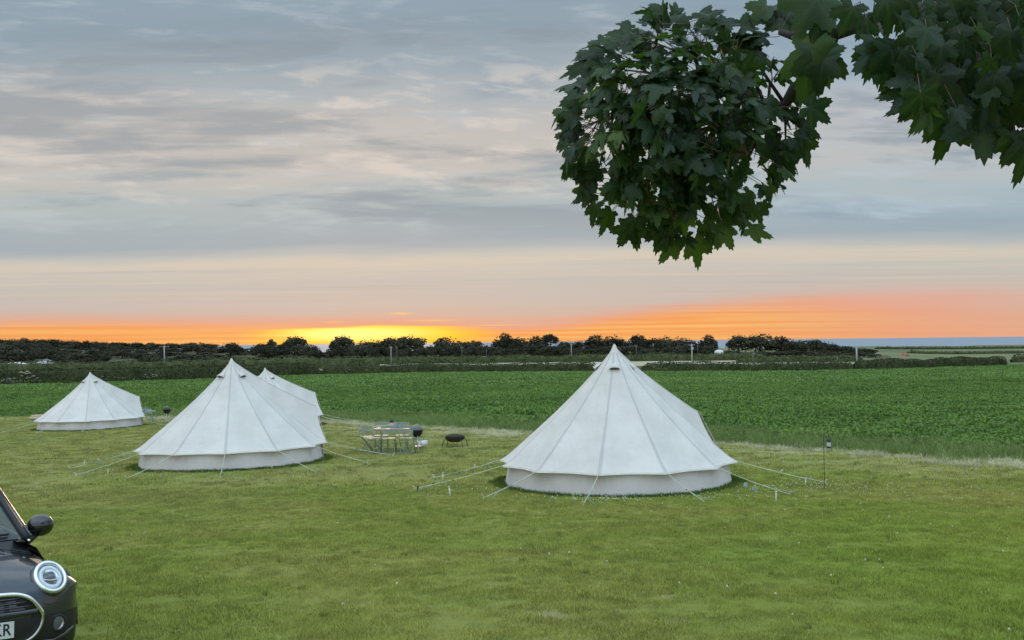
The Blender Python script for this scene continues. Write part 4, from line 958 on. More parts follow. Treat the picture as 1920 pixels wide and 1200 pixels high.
# ------------------------------------------------------------------ sycamore overhead
def leaf_template():
    """five-lobed toothed leaf, base at origin, tip along +Y, unit length"""
    lobes = [(0, 1.0, 25), (50, .90, 24), (-50, .90, 24), (104, .62, 24), (-104, .62, 24)]
    th = np.radians(np.linspace(-140, 140, 61)); r = np.full(61, .0)
    for a, L, w in lobes:
        d = np.abs(np.degrees(th)-a); r = np.maximum(r, L*(1-.40*np.clip(d/w, 0, 1.6)**1.35))
    r = np.maximum(r, .42); r *= 1+.055*np.where(np.arange(61) % 2 == 0, 1, -1)*(np.abs(np.degrees(th)) < 125)
    r[0] = r[-1] = .22
    rings = [0.0, .3, .62, 1.0]; V = [(0, 0, 0)]
    for f in rings[1:]:
        for a, rr in zip(th, r):
            q = .5*(rr*f+f*rr) if f == 1 else f*(rr*.75+.25*.62); V.append((math.sin(a)*q, math.cos(a)*q+.02, 0))
    V = np.array(V); Fq = []
    n = 61
    for k in range(n-1): Fq.append((0, 1+k, 2+k, 2+k))
    for rg_ in range(2):
        b = 1+rg_*n
        for k in range(n-1): Fq.append((b+k, b+n+k, b+n+k+1, b+k+1))
    deg = np.degrees(np.arctan2(V[:, 0], V[:, 1])); rad = np.hypot(V[:, 0], V[:, 1]); fold = np.zeros(len(V))
    for a, L, w in lobes: fold = np.maximum(fold, np.exp(-((deg-a)/9)**2))
    return V, np.array(Fq), rad, fold
LV, LF, LR, LFOLD = leaf_template()
def leaf_mat():
    m, T, p, out = new_mat('sycamore_leaf')
    at_ = T.new('ShaderNodeAttribute'); at_.attribute_name = 'tone'; tone = E(T, at_.outputs['Fac']); ve = T.new('ShaderNodeAttribute'); ve.attribute_name = 'vein'; v = E(T, ve.outputs['Fac'])
    pos = T.new('ShaderNodeNewGeometry').outputs['Position']
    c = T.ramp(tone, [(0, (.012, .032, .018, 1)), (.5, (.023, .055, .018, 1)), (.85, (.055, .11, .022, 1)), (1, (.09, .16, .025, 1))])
    c = T.mix(T.ss(T.noise(pos, 55, 3, .6), .62, .75)*.35, c, (.14, .085, .02, 1)); c = T.mix(v*.28, c, (.09, .13, .05, 1))
    T.put(p.inputs['Base Color'], c); p.inputs['Roughness'].default_value = .42; p.inputs['Specular IOR Level'].default_value = .35
    bn = T.new('ShaderNodeBump'); bn.inputs['Strength'].default_value = .4; bn.inputs['Distance'].default_value = .004; T.put(bn.inputs['Height'], T.noise(pos, 60, 3, .6)+v*.6); T.put(p.inputs['Normal'], bn.outputs[0])
    tr = T.new('ShaderNodeBsdfTranslucent'); T.put(tr.inputs[0], T.mix(1.0, c, (1.9, 2.0, .8, 1), 'MULTIPLY')); mx = T.new('ShaderNodeMixShader'); mx.inputs[0].default_value = .38
    T.nt.links.new(p.outputs[0], mx.inputs[1]); T.nt.links.new(tr.outputs[0], mx.inputs[2]); T.nt.links.new(mx.outputs[0], out.inputs[0])
    return m
def inside(poly, x, y):
    c = False; j = len(poly)-1
    for i in range(len(poly)):
        (xi, yi), (xj, yj) = poly[i], poly[j]
        if (yi > y) != (yj > y) and x < (xj-xi)*(y-yi)/(yj-yi)+xi: c = not c
        j = i
    return c
def build_sycamore():
    rg = random.Random(21)
    tx, ty = 3.45, 2.75*K; z0 = g(tx, ty)
    root = empty('sycamore_tree', (tx, ty, z0)); tag(root, 'sycamore tree reaching in from the right with big dark lobed leaves overhead', 'tree')
    O = Vector((tx, ty, z0))
    A = lambda px, py, Y: at(px, py, 3.0*K+(Y-3.0)*1.25)-O
    M_sb = pmat('sycamore_bark', (.045, .038, .034, 1), .85, var=.35, vscale=14, bump=.8, bscale=50)
    b = MB(); b.tube([(0, 0, -.2), (.02, 0, .15), (0, .02, 1.0), (-.03, .03, 2.0), (.03, .0, 3.0), (.0, -.05, 4.2), (.05, 0, 5.5), (.0, .05, 7.0)], [.27, .21, .18, .165, .14, .11, .07, .02], 14); b.build('trunk', M_sb, root, smooth=True)
    br = [Vector((-.03, .03, 2.75)), Vector((-.5, .0, 2.86)), A(2150, -6, 2.7), A(1980, 4, 2.7), A(1900, 14, 2.72), A(1800, 16, 2.75), A(1700, 24, 2.78), A(1620, 42, 2.82), A(1560, 64, 2.86), A(1515, 74, 2.9), A(1488, 68, 2.92), A(1462, 60, 2.95)]
    bd = [A(1562, 56, 2.86), A(1553, 92, 2.9), A(1520, 140, 2.94), A(1488, 170, 2.97), A(1472, 196, 3.0), A(1440, 208, 3.02), A(1380, 212, 3.05), A(1300, 222, 3.05), A(1220, 215, 3.0)]
    b = MB(); b.tube(br, [.10, .075, .058, .050, .044, .039, .034, .031, .028, .023, .017, .012], 10); limb = b.build('branch', M_sb, root, smooth=True)
    b = MB(); b.tube(bd, [.030, .030, .027, .025, .022, .017, .012, .008, .005], 9); b.build('branch', M_sb, root, smooth=True)
    # boughs that carry the crown above and behind the frame
    for pts, r in (([(0, 0, 3.0), (-.6, .5, 3.9), (-1.4, .9, 4.4)], .07), ([(0, 0, 3.2), (.7, .5, 4.1), (1.3, 1.1, 4.8)], .08), ([(0, 0, 3.4), (.3, -.8, 4.3), (.5, -1.5, 4.9)], .07), ([(0, 0, 4.0), (-.7, -.3, 4.9), (-1.2, -.5, 5.4)], .05), ([(0, 0, 4.4), (-.2, .8, 5.3), (-.3, 1.3, 5.9)], .05)):
        b = MB(); b.tube(pts, [r, r*.6, r*.2], 8); b.build('branch', M_sb, root, smooth=True)
    leaves = []; stems = MB()
    class TW:
        def tube(self, p_, r_, n_):
            b = MB(); b.tube(p_, r_, n_); b.build('twig', M_sb, root, smooth=True)
    twigs = TW()
    ball = [(1098, 120), (1150, 90), (1205, 50), (1262, 34), (1330, 46), (1420, 62), (1476, 78), (1492, 110), (1482, 160), (1455, 195), (1440, 232), (1425, 262), (1405, 290), (1392, 330), (1388, 372), (1352, 408), (1300, 438), (1248, 432), (1205, 418), (1150, 392), (1098, 360), (1070, 322), (1078, 290), (1052, 248), (1062, 220), (1098, 170), (1085, 140)]
    def add_leaf(P, tip, nrm, s, tone):
        tip = tip.normalized(); x = tip.cross(nrm); x = x.normalized() if x.length > 1e-3 else Vector((1, 0, 0)); n = x.cross(tip)
        leaves.append((P, x, tip, n, s, tone))
    def petiole(P, tip, s, back):
        q = P-tip.normalized()*s*.35+back*.45; stems.tube([P, q, P+back], [.0012, .0014, .0018], 4, cap=False)
    cpx, cpy = 1275, 235
    twn = []
    for a in range(26):
        an = a*2*PI/26+rg.uniform(-.1, .1); L = rg.uniform(120, 205); px, py = cpx+math.cos(an)*L*1.02, cpy+math.sin(an)*L*.98-8
        Yt = 3.03+rg.uniform(-.28, .28); s0 = rg.choice(bd[-4:]) if math.cos(an) < .4 else rg.choice(bd[3:7]); e = A(px, py, Yt); mpt = s0.lerp(e, .5)+Vector((0, 0, .05)); twigs.tube([s0, mpt, e], [.009, .006, .0025], 5); twn += [mpt, e, s0.lerp(mpt, .5)+Vector((0, 0, .02)), mpt.lerp(e, .5)]
    cnt = 0
    while cnt < 650:
        px, py = rg.uniform(1040, 1500), rg.uniform(25, 450)
        if not inside(ball, px, py): continue
        dx, dy = (px-cpx)/205, (py-cpy)/195; rr = min(1, math.hypot(dx, dy)); dep = math.sqrt(max(0, 1-rr*rr))*.40
        side = rg.choice((-1, -1, 1)); Y = 3.03+side*dep*rg.uniform(.5, 1.05)
        P = A(px, py, Y); outw = Vector((dx, side*dep/.43, -dy)).normalized()
        tip = outw*.75+Vector((rg.uniform(-.5, .5), rg.uniform(-.5, .5), rg.uniform(-1.0, -.15)-.25*(dy > 0)))
        nrm = (outw*.42+Vector((0, 0, 1.0 if dy < .1 else .5))+Vector((rg.gauss(0, .6), rg.gauss(0, .6), rg.gauss(0, .45)))).normalized()
        if rr > .55 and rg.random() < .75*(rr-.35): continue
        if mnoise.noise((px*.020, py*.020, 4.0)) < -.16 and rg.random() < .62: continue
        if rr > .96+.35*mnoise.noise((px*.014, py*.014, 11.0)): continue
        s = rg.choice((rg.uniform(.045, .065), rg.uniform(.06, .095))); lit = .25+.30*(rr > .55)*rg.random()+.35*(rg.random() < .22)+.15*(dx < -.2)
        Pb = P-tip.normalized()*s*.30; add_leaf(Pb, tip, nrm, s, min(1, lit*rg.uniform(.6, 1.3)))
        nt_ = min(twn, key=lambda q: (q-Pb).length); bk = (nt_-Pb); petiole(Pb, tip, s, bk if bk.length < .12 else bk.normalized()*.11); cnt += 1
    for px, py, tx_, ty_, s, tone in ((1262, 452, -.5, -1, .105, .75), (1302, 448, .25, -1, .115, .8), (1336, 440, -.1, -1, .075, .6), (1352, 428, .6, -.8, .10, .85), (1405, 428, 1, -.35, .105, .8), (1386, 392, .9, .1, .09, .85), (1398, 362, .7, -.5, .085, .7), (1452, 262, .4, -1, .11, .45), (1468, 300, -.2, -1, .09, .5), (1470, 285, .5, -1, .09, .45), (1498, 262, .7, -.9, .12, .35), (1500, 240, 1, -.2, .09, .3), (1518, 200, .9, -.6, .105, .45), (1494, 178, 1, .25, .09, .3), (1478, 215, 1, -.1, .07, .3), (1440, 240, .6, -.5, .07, .3), (1450, 270, -.6, -1, .095, .3),
            (1120, 118, -1, -.1, .13, .25), (1118, 145, -1, -.35, .09, .2), (1092, 178, -1, -.3, .10, .3), (1082, 222, -1, .1, .09, .4), (1080, 238, -1, -.5, .10, .4), (1112, 318, -1, .2, .11, .5), (1110, 330, -.7, -.9, .10, .4), (1110, 362, -1, -.3, .09, .25), (1118, 382, -.4, -1, .09, .35), (1140, 402, -.3, -1, .09, .45), (1190, 418, 0, -1, .11, .35), (1180, 425, -.5, -1, .09, .35), (1240, 425, -.1, -1, .10, .3), (1245, 24, -1, 0, .085, .3), (1266, 26, .2, 1, .06, .35), (1310, 35, .8, .3, .11, .35), (1290, 38, -.9, .3, .08, .15), (1340, 44, .9, .3, .10, .3), (1390, 50, .8, .4, .10, .4), (1130, 102, -1, .3, .10, .3), (1180, 72, -.9, .5, .10, .5),
            (1522, 84, -.25, -1, .22, .82), (1540, 96, -.1, -1, .15, .5), (1545, 110, -.3, -1, .12, .35), (1478, 40, -.9, .5, .12, .45), (1450, 42, -.6, 1, .09, .35), (1438, 10, -.7, -.5, .10, .6), (1470, 30, .5, .8, .09, .2), (1435, 70, -1, .2, .09, .1), (1422, 95, -1, -.2, .12, .2), (1500, 5, -.3, -1, .12, .35), (1530, -5, -.6, -1, .16, .55), (1545, 18, -.25, -1, .15, .12)):
        Y = 3.0 if px < 1510 else 2.8; P = A(px, py, Y); tip = Vector((tx_, rg.uniform(-.25, .1), ty_)); nrm = Vector((rg.uniform(-.4, .4), -1, .25+.3*rg.random()))
        add_leaf(P, tip, nrm, s*.98, tone); nt_ = min(twn+br[6:]+bd, key=lambda q: (q-P).length); petiole(P, tip, s, nt_-P)
    # right-hand mass, larger leaves because it hangs nearer
    right = [(1560, -10), (1600, 20), (1640, 68), (1700, 80), (1720, 130), (1715, 170), (1705, 205), (1740, 230), (1770, 200), (1800, 255), (1850, 240), (1895, 225), (1900, 180), (1930, 240), (1975, 260), (2050, 200), (2120, 120), (2120, -40), (1560, -40)]
    cnt = 0
    while cnt < 135:
        px, py = rg.uniform(1560, 2120), rg.uniform(-60, 270)
        if not inside(right, px, py) or (mnoise.noise((px*.017, py*.017, 2.0)) < -.10 and rg.random() < .85): continue
        if py < 64+.02*(1700-px) and px < 1905: continue
        Y = rg.uniform(2.25, 2.95); P = A(px, py, Y); tip = Vector((rg.uniform(-.8, .6), rg.uniform(-.6, .4), rg.uniform(-1.2, -.3))); nrm = Vector((rg.gauss(0, .45), -.55+rg.gauss(0, .4), .7+rg.gauss(0, .3))).normalized()
        s = rg.uniform(.065, .12); P = P-tip.normalized()*s*.35; add_leaf(P, tip, nrm, s, min(1, .05+.45*rg.random()**1.6+.4*(rg.random() < .15)))
        q = min(br, key=lambda w: (w-P).length); bk = q-P; petiole(P, tip, s, bk.normalized()*min(bk.length, .16)); cnt += 1
    for px, py, tx_, ty_, s, tone in ((1645, 78, -.2, -1, .12, .35), (1690, 30, .5, -1, .10, .3), (1600, 12, -.5, -1, .10, .25), (1625, 34, .2, -1, .10, .3), (1660, -4, .3, -1, .12, .3), (1705, -6, -.4, -1, .12, .2), (1735, 30, -.6, -1, .10, .35), (1780, -8, .3, -1, .13, .25), (1820, -2, -.5, -1, .11, .4), (1868, -6, .2, -1, .13, .2), (1905, 0, -.2, -1, .13, .3), (1755, 12, -.2, -1, .11, .2), (1800, 28, .3, -1, .12, .3), (1845, 8, -.3, -1, .12, .25), (1890, 30, .1, -1, .14, .2), (1638, 96, .15, -1, .13, .3), (1672, 88, .1, -1, .15, .3), (1690, 92, -.3, -1, .12, .35), (1720, 62, -.4, -1, .13, .6), (1735, 188, -.1, -1, .13, .65), (1712, 150, -1, -.1, .10, .4), (1715, 172, -1, .1, .12, .2), (1712, 194, -1, -.2, .09, .15), (1780, 215, -.1, -1, .17, .45), (1838, 200, .1, -1, .20, .15), (1868, 175, .3, -1, .20, .4), (1900, 255, -.1, -1, .11, .5), (1925, 262, -.1, -1, .15, .4), (1760, 140, -.3, -1, .18, .4), (1800, 130, .1, -1, .2, .12), (1775, 60, -.2, -1, .16, .5), (1825, 66, .2, -1, .17, .5), (1740, 66, .3, -1, .15, .35), (1880, 95, 0, -1, .2, .45), (1905, 150, .1, -1, .19, .4), (1850, 110, -.3, -1, .16, .65)):
        Y = 2.5; P = A(px, py, Y); tip = Vector((tx_, rg.uniform(-.2, .2), ty_)); add_leaf(P, tip, Vector((rg.uniform(-.5, .5), -1, .3)), s*.95, tone)
        q = min(br[2:], key=lambda w: (w-P).length); bk = q-P; petiole(P, tip, s, bk if bk.length < .3 else bk.normalized()*.22)
    for a in ((1700, 24, 1760, 130, 1800, 140), (1800, 16, 1840, 120, 1850, 200), (1640, 35, 1660, 70, 1690, 95), (1900, 14, 1920, 120, 1935, 200), (1980, 4, 2020, 90, 2040, 180), (1760, 20, 1735, 100, 1745, 160)):
        twigs.tube([A(a[0], a[1], 2.75), A(a[2], a[3], 2.62), A(a[4], a[5], 2.55)], [.010, .006, .003], 5)
    # crown above the frame and around the trunk
    cnt = 0; cen = [(-.9, .2, 3.65, .9), (-.2, .2, 4.6, 1.3), (.9, .6, 4.3, 1.1), (.4, -1.1, 4.5, 1.0), (-1.2, .7, 4.5, .8), (0, .3, 6, 1.2)]
    frame_ok = lambda W: True
    while cnt < 900:
        cx_, cy_, cz_, rad = rg.choice(cen); d = Vector((rg.gauss(0, 1), rg.gauss(0, 1), rg.gauss(0, 1))).normalized(); P = Vector((cx_, cy_, cz_))+d*rad*rg.uniform(.5, 1.0); W = P+O-Vector((0, 0, H))
        dp = W.dot(_f); v = W.dot(_u)/dp*F if dp > .2 else 9e9
        if dp > .2 and v < 790 and W.dot(_r)/dp*F < 1160: continue
        if P.z < 2.4: continue
        tip = d*.6+Vector((rg.uniform(-.5, .5), rg.uniform(-.5, .5), -.7)); s = rg.uniform(.09, .15); add_leaf(P, tip, (d*.5+Vector((rg.gauss(0, .3), rg.gauss(0, .3), 1))).normalized(), s, .3*rg.random()+.15); cnt += 1
    # strays that break the outline of the ball
    for k in range(120):
        an = rg.uniform(0, 2*PI)
        if -1.2 < an-2*PI < -.2 and rg.random() < .8: continue
        L = rg.uniform(.97, 1.17); px, py = cpx+math.cos(an)*200*L, cpy+math.sin(an)*192*L
        if px > 1440 and py < 200: continue
        P = A(px, py, 3.0+rg.uniform(-.15, .15)); d = Vector((math.cos(an), rg.uniform(-.4, .4), -math.sin(an)-.45)); s = rg.uniform(.05, .085)
        add_leaf(P-d.normalized()*s*.5, d, Vector((rg.gauss(0, .4), -.6+rg.gauss(0, .4), .8)), s, .2+.5*rg.random()); nt_ = min(twn, key=lambda q: (q-P).length); petiole(P-d.normalized()*s*.5, d, s, (nt_-P)*.9)
    n = len(leaves); nv = len(LV); V = np.zeros((n, nv, 3)); tone = np.zeros((n, nv), np.float32); vein = np.zeros((n, nv), np.float32)
    for i, (P, x, t, nn, s, tn) in enumerate(leaves):
        curl = rg.uniform(.1, .9); cup = rg.uniform(-.5, .6); wv = rg.uniform(0, 6); L = LV.copy(); r = LR
        zz = -curl*(L[:, 1]**2)*np.sign(1)-abs(cup)*L[:, 0]**2*np.sign(cup)+.05*np.sin(L[:, 0]*7+wv)*r-.035*(1-LFOLD)*r
        L[:, 0] *= rg.uniform(.62, 1.08)
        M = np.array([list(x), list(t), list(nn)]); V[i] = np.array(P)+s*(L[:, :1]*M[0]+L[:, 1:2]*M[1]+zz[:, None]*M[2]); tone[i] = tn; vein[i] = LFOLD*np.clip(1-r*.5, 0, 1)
    V = V.reshape(-1, 3); Fq = (LF[None]+np.arange(n)[:, None, None]*nv).reshape(-1, 4)
    tri = Fq[:, 2] == Fq[:, 3]; me = bpy.data.meshes.new('leaves')
    fs = [tuple(f[:3]) if t else tuple(f) for f, t in zip(Fq.tolist(), tri)]; me.from_pydata(V.tolist(), [], fs); me.polygons.foreach_set('use_smooth', [True]*len(fs)); me.materials.append(leaf_mat())
    for nm, arr in (('tone', tone), ('vein', vein)): a = me.attributes.new(nm, 'FLOAT', 'POINT'); a.data.foreach_set('value', arr.ravel())
    o = bpy.data.objects.new('leaves', me); COL.objects.link(o); o.parent = root
    stems.build('petioles', pmat('petiole', (.10, .055, .035, 1), .6), root, smooth=True)
build_sycamore()

# ------------------------------------------------------------------ parked car (its front left quarter is in view)
def build_car():
    M_paint, T, p, out = new_mat('car_paint')
    co = T.new('ShaderNodeTexCoord').outputs['Object']
    T.put(p.inputs['Base Color'], T.mix(T.noise(co, 3, 5, .6), (.034, .042, .050, 1), (.046, .055, .064, 1))); p.inputs['Roughness'].default_value = .27; p.inputs['Metallic'].default_value = .6
    p.inputs['Coat Weight'].default_value = 1; p.inputs['Coat Roughness'].default_value = .04
    bn = T.new('ShaderNodeBump'); bn.inputs['Strength'].default_value = .06; bn.inputs['Distance'].default_value = .002; T.put(bn.inputs['Height'], T.noise(co, 90, 3, .6)); T.put(p.inputs['Normal'], bn.outputs[0])
    M_black = pmat('black_trim', (.012, .013, .014, 1), .45, var=.2); M_gloss = pmat('gloss_black', (.008, .008, .009, 1), .12, coat=1, var=.1)
    M_chrome = pmat('chrome', (.82, .84, .86, 1), .09, metal=1, var=.04, vscale=30); M_dchrome = pmat('dull_chrome', (.42, .43, .40, 1), .22, metal=1, var=.08, vscale=30)
    M_refl = pmat('lamp_reflector', (.22, .25, .28, 1), .2, metal=.8, var=.1, vscale=40); M_led = pmat('lamp_ring', (.72, .82, .86, 1), .3, var=.04)
    M_tyre = pmat('tyre', (.018, .018, .018, 1), .85, bump=.4); M_rim = pmat('alloy', (.45, .46, .48, 1), .3, metal=.9); M_plate = pmat('plate_white', (.62, .63, .60, 1), .5, var=.06, vscale=20)
    M_amber = pmat('seat_cloth', (.03, .03, .033, 1), .8)
    M_glass, T, p, out = new_mat('windscreen_glass'); p.inputs['Base Color'].default_value = (.02, .03, .03, 1); p.inputs['Roughness'].default_value = .03; p.inputs['Specular IOR Level'].default_value = 1.0
    T.put(p.inputs['Base Color'], T.mix(T.noise(T.new('ShaderNodeTexCoord').outputs['Object'], 2, 3, .5), (.03, .045, .047, 1), (.05, .065, .066, 1))); p.inputs['Alpha'].default_value = .62
    M_lens, T, p, out = new_mat('lamp_lens'); p.inputs['Base Color'].default_value = (.8, .85, .88, 1); p.inputs['Roughness'].default_value = .02; p.inputs['Alpha'].default_value = .12; p.inputs['Specular IOR Level'].default_value = .9
    T.put(p.inputs['Base Color'], T.mix(T.noise(T.new('ShaderNodeTexCoord').outputs['Object'], 12, 3, .5), (.7, .78, .8, 1), (.85, .9, .92, 1)))
    W = .86
    # nose profile along the centre: (Y back from the bumper, Z, weight 0 = upright nose, 1 = bonnet)
    PR = [(.10, .17, 0), (.03, .23, 0), (.0, .32, 0), (-.005, .42, 0), (.0, .52, 0), (.012, .60, .02), (.035, .65, .12), (.075, .695, .28), (.13, .735, .46), (.21, .775, .62), (.33, .803, .78), (.50, .826, .9), (.72, .848, .97), (.95, .866, 1.0), (1.12, .875, 1.0)]
    PR = np.array(PR)
    def S(s, u):
        """body nose: s 0..1 bumper to windscreen, u -1..1 across"""
        t = s*(len(PR)-1); Yc, Zc, w = (np.interp(t, np.arange(len(PR)), PR[:, k]) for k in range(3)); a = min(abs(u), 1)*PI/2
        n1 = 2/2.5; k = 1-max(0, math.cos(a))**n1
        X = W*math.sin(a)**n1*(1-.0*w); sg = 1 if u >= 0 else -1
        return Vector((sg*X, Yc+(.40*(1-w)**1.0)*k, Zc-.30*w*k))
    def on_nose(x, z, off=.0):
        """point of the nose surface at lateral x and height z, pushed out along -Y"""
        u = (2/PI)*math.asin(min(1, (min(abs(x), W)/W)**(2.5/2))); lo, hi = 0.0, 1.0
        for _ in range(30):
            m = (lo+hi)/2
            if S(m, u).z < z: lo = m
            else: hi = m
        q = S(lo, u); return Vector((x, q.y-off, z))
    root = empty('parked_car'); tag(root, 'dark grey hatchback with round headlights parked at the lower left corner', 'car')
    b = MB(); NS, NU_ = 42, 48
    rows = [[S(i/NS, -1+2*j/NU_) for j in range(NU_+1)] for i in range(NS+1)]
    b.grid(rows)
    # shoulders and flanks back to the tail
    def sect(Y):
        f = sst(3.2, 3.8, Y); w = W*(1-.16*float(f)); zt = float(np.interp(Y, [1.12, 2.2, 3.2, 3.82], [.875, .905, .92, .87])); return w, zt
    for sg in (-1, 1):
        G = []
        for Y in np.linspace(1.12, 3.80, 16):
            w, zt = sect(Y); G.append([Vector((sg*w*a, Y, z)) for a, z in ((.72, zt), (.80, zt-.01), (.90, zt-.06), (.97, zt-.16), (1.0, zt-.30))])
        b.grid(G, sg < 0)
        wheels = (.74, 3.05); ra = .335; pts = []
        low = .20
        pts.append((.47, .17) if False else (.46, low))
        for cy in wheels:
            for t in np.linspace(PI, 0, 14): pts.append((cy+ra*math.cos(t)*1.0, .31+ra*math.sin(t)))
        pts += [(3.8, low+.05), (3.82, .62)]
        bot = pts
        # flank strip between the arch outline and the shoulder edge
        G = [[], []]
        for (Y, z) in bot:
            Yt = max(.42, min(3.8, Y)); w, zt = sect(Yt) if Yt >= 1.12 else (W, 0)
            top = zt-.30 if Yt >= 1.12 else float(np.interp(Yt, [.42, .50, .72, .95, 1.12], [.58, .565, .605, .635, .655])); ww = w if Yt >= 1.12 else W
            G[0].append(Vector((sg*ww, Y if Y > .42 else .42, z))); G[1].append(Vector((sg*ww, Yt, max(top, z+.005))))
        mid = [a.lerp(c, .5)+Vector((sg*.012, 0, 0)) for a, c in zip(*G)]
        b.grid([G[0], mid, G[1]], sg > 0)
    tl = [[Vector((x, 3.82 if abs(x) < .6 else 3.78, z)) for x in np.linspace(-.72, .72, 9)] for z in (.25, .5, .75, .9)]; b.grid(tl, True)
    body = b.build('body', M_paint, root, smooth=True)
    # black lower bumper and arch cladding, a hand's breadth proud of nothing
    b = MB(); G = []
    for z in np.linspace(.19, .462, 8): G.append([on_nose(x, z, .006) for x in np.concatenate([np.linspace(-.848, -.5, 14), np.linspace(-.45, .45, 9), np.linspace(.5, .848, 14)])])
    b.grid(G); b.build('lower_bumper', M_black, root, smooth=True)
    for sg in (-1, 1):
        for cy in (.74, 3.05):
            b = MB(); G = [[], []]
            for t in np.linspace(PI, 0, 20):
                G[0].append(Vector((sg*(W+.022), cy+.322*math.cos(t), .31+.322*math.sin(t)))); G[1].append(Vector((sg*(W+.012), cy+.375*math.cos(t), .31+.375*math.sin(t))))
            b.grid(G); b.build('wheel_arch', M_black, root, smooth=True, solid=.02)
            b = MB(); Mw = Matrix.Rotation(R(90), 3, 'Y'); c = (sg*.765, cy, .305)
            w_ = MB(); w_.lathe([(.20, -.085), (.28, -.09), (.305, -.06), (.305, .06), (.28, .09), (.20, .085)], c, 32, Mw); wh = w_.build('wheel', M_tyre, root, smooth=True)
            r = MB(); r.lathe([(.205, -.08), (.20, .02*sg), (.0, .02*sg)], c, 24, Mw); r.lathe([(.205, .08), (.20, .05), (.195, -.05)], c, 24, Mw)
            for k in range(5):
                a = k*2*PI/5; r.box((sg*.82, cy+.10*math.cos(a), .305+.10*math.sin(a)), (.03, .20, .045), Matrix.Rotation(a, 3, 'X'))
            r.build('rim', M_rim, wh)
    # bonnet shut lines
    b = MB()
    def us(x): return (2/PI)*math.asin(min(1, (min(abs(x), W)/W)**1.25))*(1 if x >= 0 else -1)
    L = [S(s_, us(x)) + Vector((0, -.001, .003)) for s_, x in ((.985, .74), (.93, .775), (.85, .80), (.76, .815), (.68, .825))]; b.tube(L, .004, 5)
    L2 = [S(.955, us(x))+Vector((0, 0, .003)) for x in np.linspace(-.56, .56, 9)]; b.tube(L2, .005, 5); b.tube([S(s_, us(x))+Vector((0, 0, .003)) for s_, x in ((.955, .56), (.968, .63), (.985, .70))], .008, 5)
    b.tube([on_nose(x, z, .002) for x, z in ((.555, .545), (.60, .535), (.66, .54), (.74, .56), (.80, .585), (.84, .60))], .0035, 5)
    b.build('shut_lines', M_black, body)
    # grille: dark recess, bars, chrome surround above, dull surround below
    up = [(0, 0.646), (.15, 0.645), (.32, 0.640), (.40, 0.625), (.46, 0.593), (.505, 0.543), (.54, 0.486)]; dn = [(.54, 0.486), (.54, 0.438), (.52, 0.383), (.475, 0.333), (.40, 0.303), (.22, 0.283), (0, 0.278)]
    ring = up+dn[1:]; full = ring+[(-x, z) for x, z in ring[::-1][1:-1]]
    b = MB(); b.add([on_nose(0, .44, .008)]+[on_nose(x, z, .011) for x, z in full], [(0, i+1, (i+1) % len(full)+1) for i in range(len(full))]); b.build('grille', M_black, root)
    for lst, mt, rr in ((up, M_chrome, .0165), (dn, M_dchrome, .0125)):
        a = [on_nose(-x, z, .018) for x, z in lst[::-1][:-1]]+[on_nose(x, z, .018) for x, z in lst] if lst is up else [on_nose(x, z, .018) for x, z in lst]+[on_nose(-x, z, .018) for x, z in lst[::-1][1:]]
        P = [Vector(q) for q in a]; fine = []
        for i in range(len(P)-1):
            p0, p1, p2, p3 = P[max(i-1, 0)], P[i], P[i+1], P[min(i+2, len(P)-1)]
            for t in (0, .25, .5, .75): fine.append(.5*((2*p1)+(-p0+p2)*t+(2*p0-5*p1+4*p2-p3)*t*t+(-p0+3*p1-3*p2+p3)*t**3))
        fine.append(P[-1]); b = MB(); b.tube(fine, rr, 10); b.build('grille_surround', mt, root, smooth=True)
    for z, x1 in ((.610, .40), (.580, .445), (.550, .475)):
        b = MB(); b.tube([on_nose(x, z, .020) for x in np.linspace(-x1, x1, 13)], .0072, 8); b.build('grille_bar', M_gloss, root, smooth=True)
    b = MB(); G = [[on_nose(x, z, o_) for x in np.linspace(-.505, .505, 15)] for z, o_ in ((.487, .013), (.492, .026), (.520, .028), (.527, .014))]; b.grid(G); b.build('grille_crossbar', M_paint, root, smooth=True)
    # number plate
    pl = empty('number_plate'); pl.parent = root
    bpl = MB(); cy_ = on_nose(.26, .39, 0).y; yq = on_nose(0, .41, .030).y
    bpl.box((.075, yq-.002, .412), (.52, .008, .111)); pb = bpl.build('number_plate', M_plate, root); bpy.data.objects.remove(pl)
    cu = bpy.data.curves.new('registration', 'FONT'); cu.body = 'KR'; cu.size = .112; cu.extrude = .0006; cu.align_x = 'RIGHT'; cu.align_y = 'CENTER'; cu.space_character = 1.05; cu.offset = .0016
    to = bpy.data.objects.new('registration', cu); dg = None; COL.objects.link(to); bpy.context.view_layer.update(); me = bpy.data.meshes.new_from_object(to); bpy.data.objects.remove(to)
    me.materials.clear(); me.materials.append(M_black); to = bpy.data.objects.new('lettering', me); COL.objects.link(to); to.rotation_euler = (R(90), 0, 0); to.location = (.315, yq-.0072, .412); to.scale = (.82, 1, 1); to.parent = pb
    # headlamps
    for sg in (-1, 1):
        c = on_nose(.615, .712, 0); c.x *= sg; c += Vector((0, -.036, 0)); e_ = .02; c0_ = on_nose(.615, .712, 0); nn_ = (on_nose(.615+e_, .712, 0)-c0_).cross(on_nose(.615, .712+e_, 0)-c0_).normalized(); nn_ = nn_ if nn_.y < 0 else -nn_; nn_.x *= sg; fwd = (nn_+Vector((sg*.10, -1, .22)).normalized()*1.2).normalized(); rt_ = Vector((0, 0, 1)).cross(fwd).normalized()*-1; upv = rt_.cross(fwd)*-1
        if upv.z < 0: upv = -upv
        Mh = Matrix((rt_, upv, fwd)).transposed()
        def el(prof, name, mat, par, off=0, sx=.90, sy=.98):
            b = MB(); b.lathe(prof, c+fwd*off, 40, Mh, sx, sy); return b.build(name, mat, par, smooth=True)
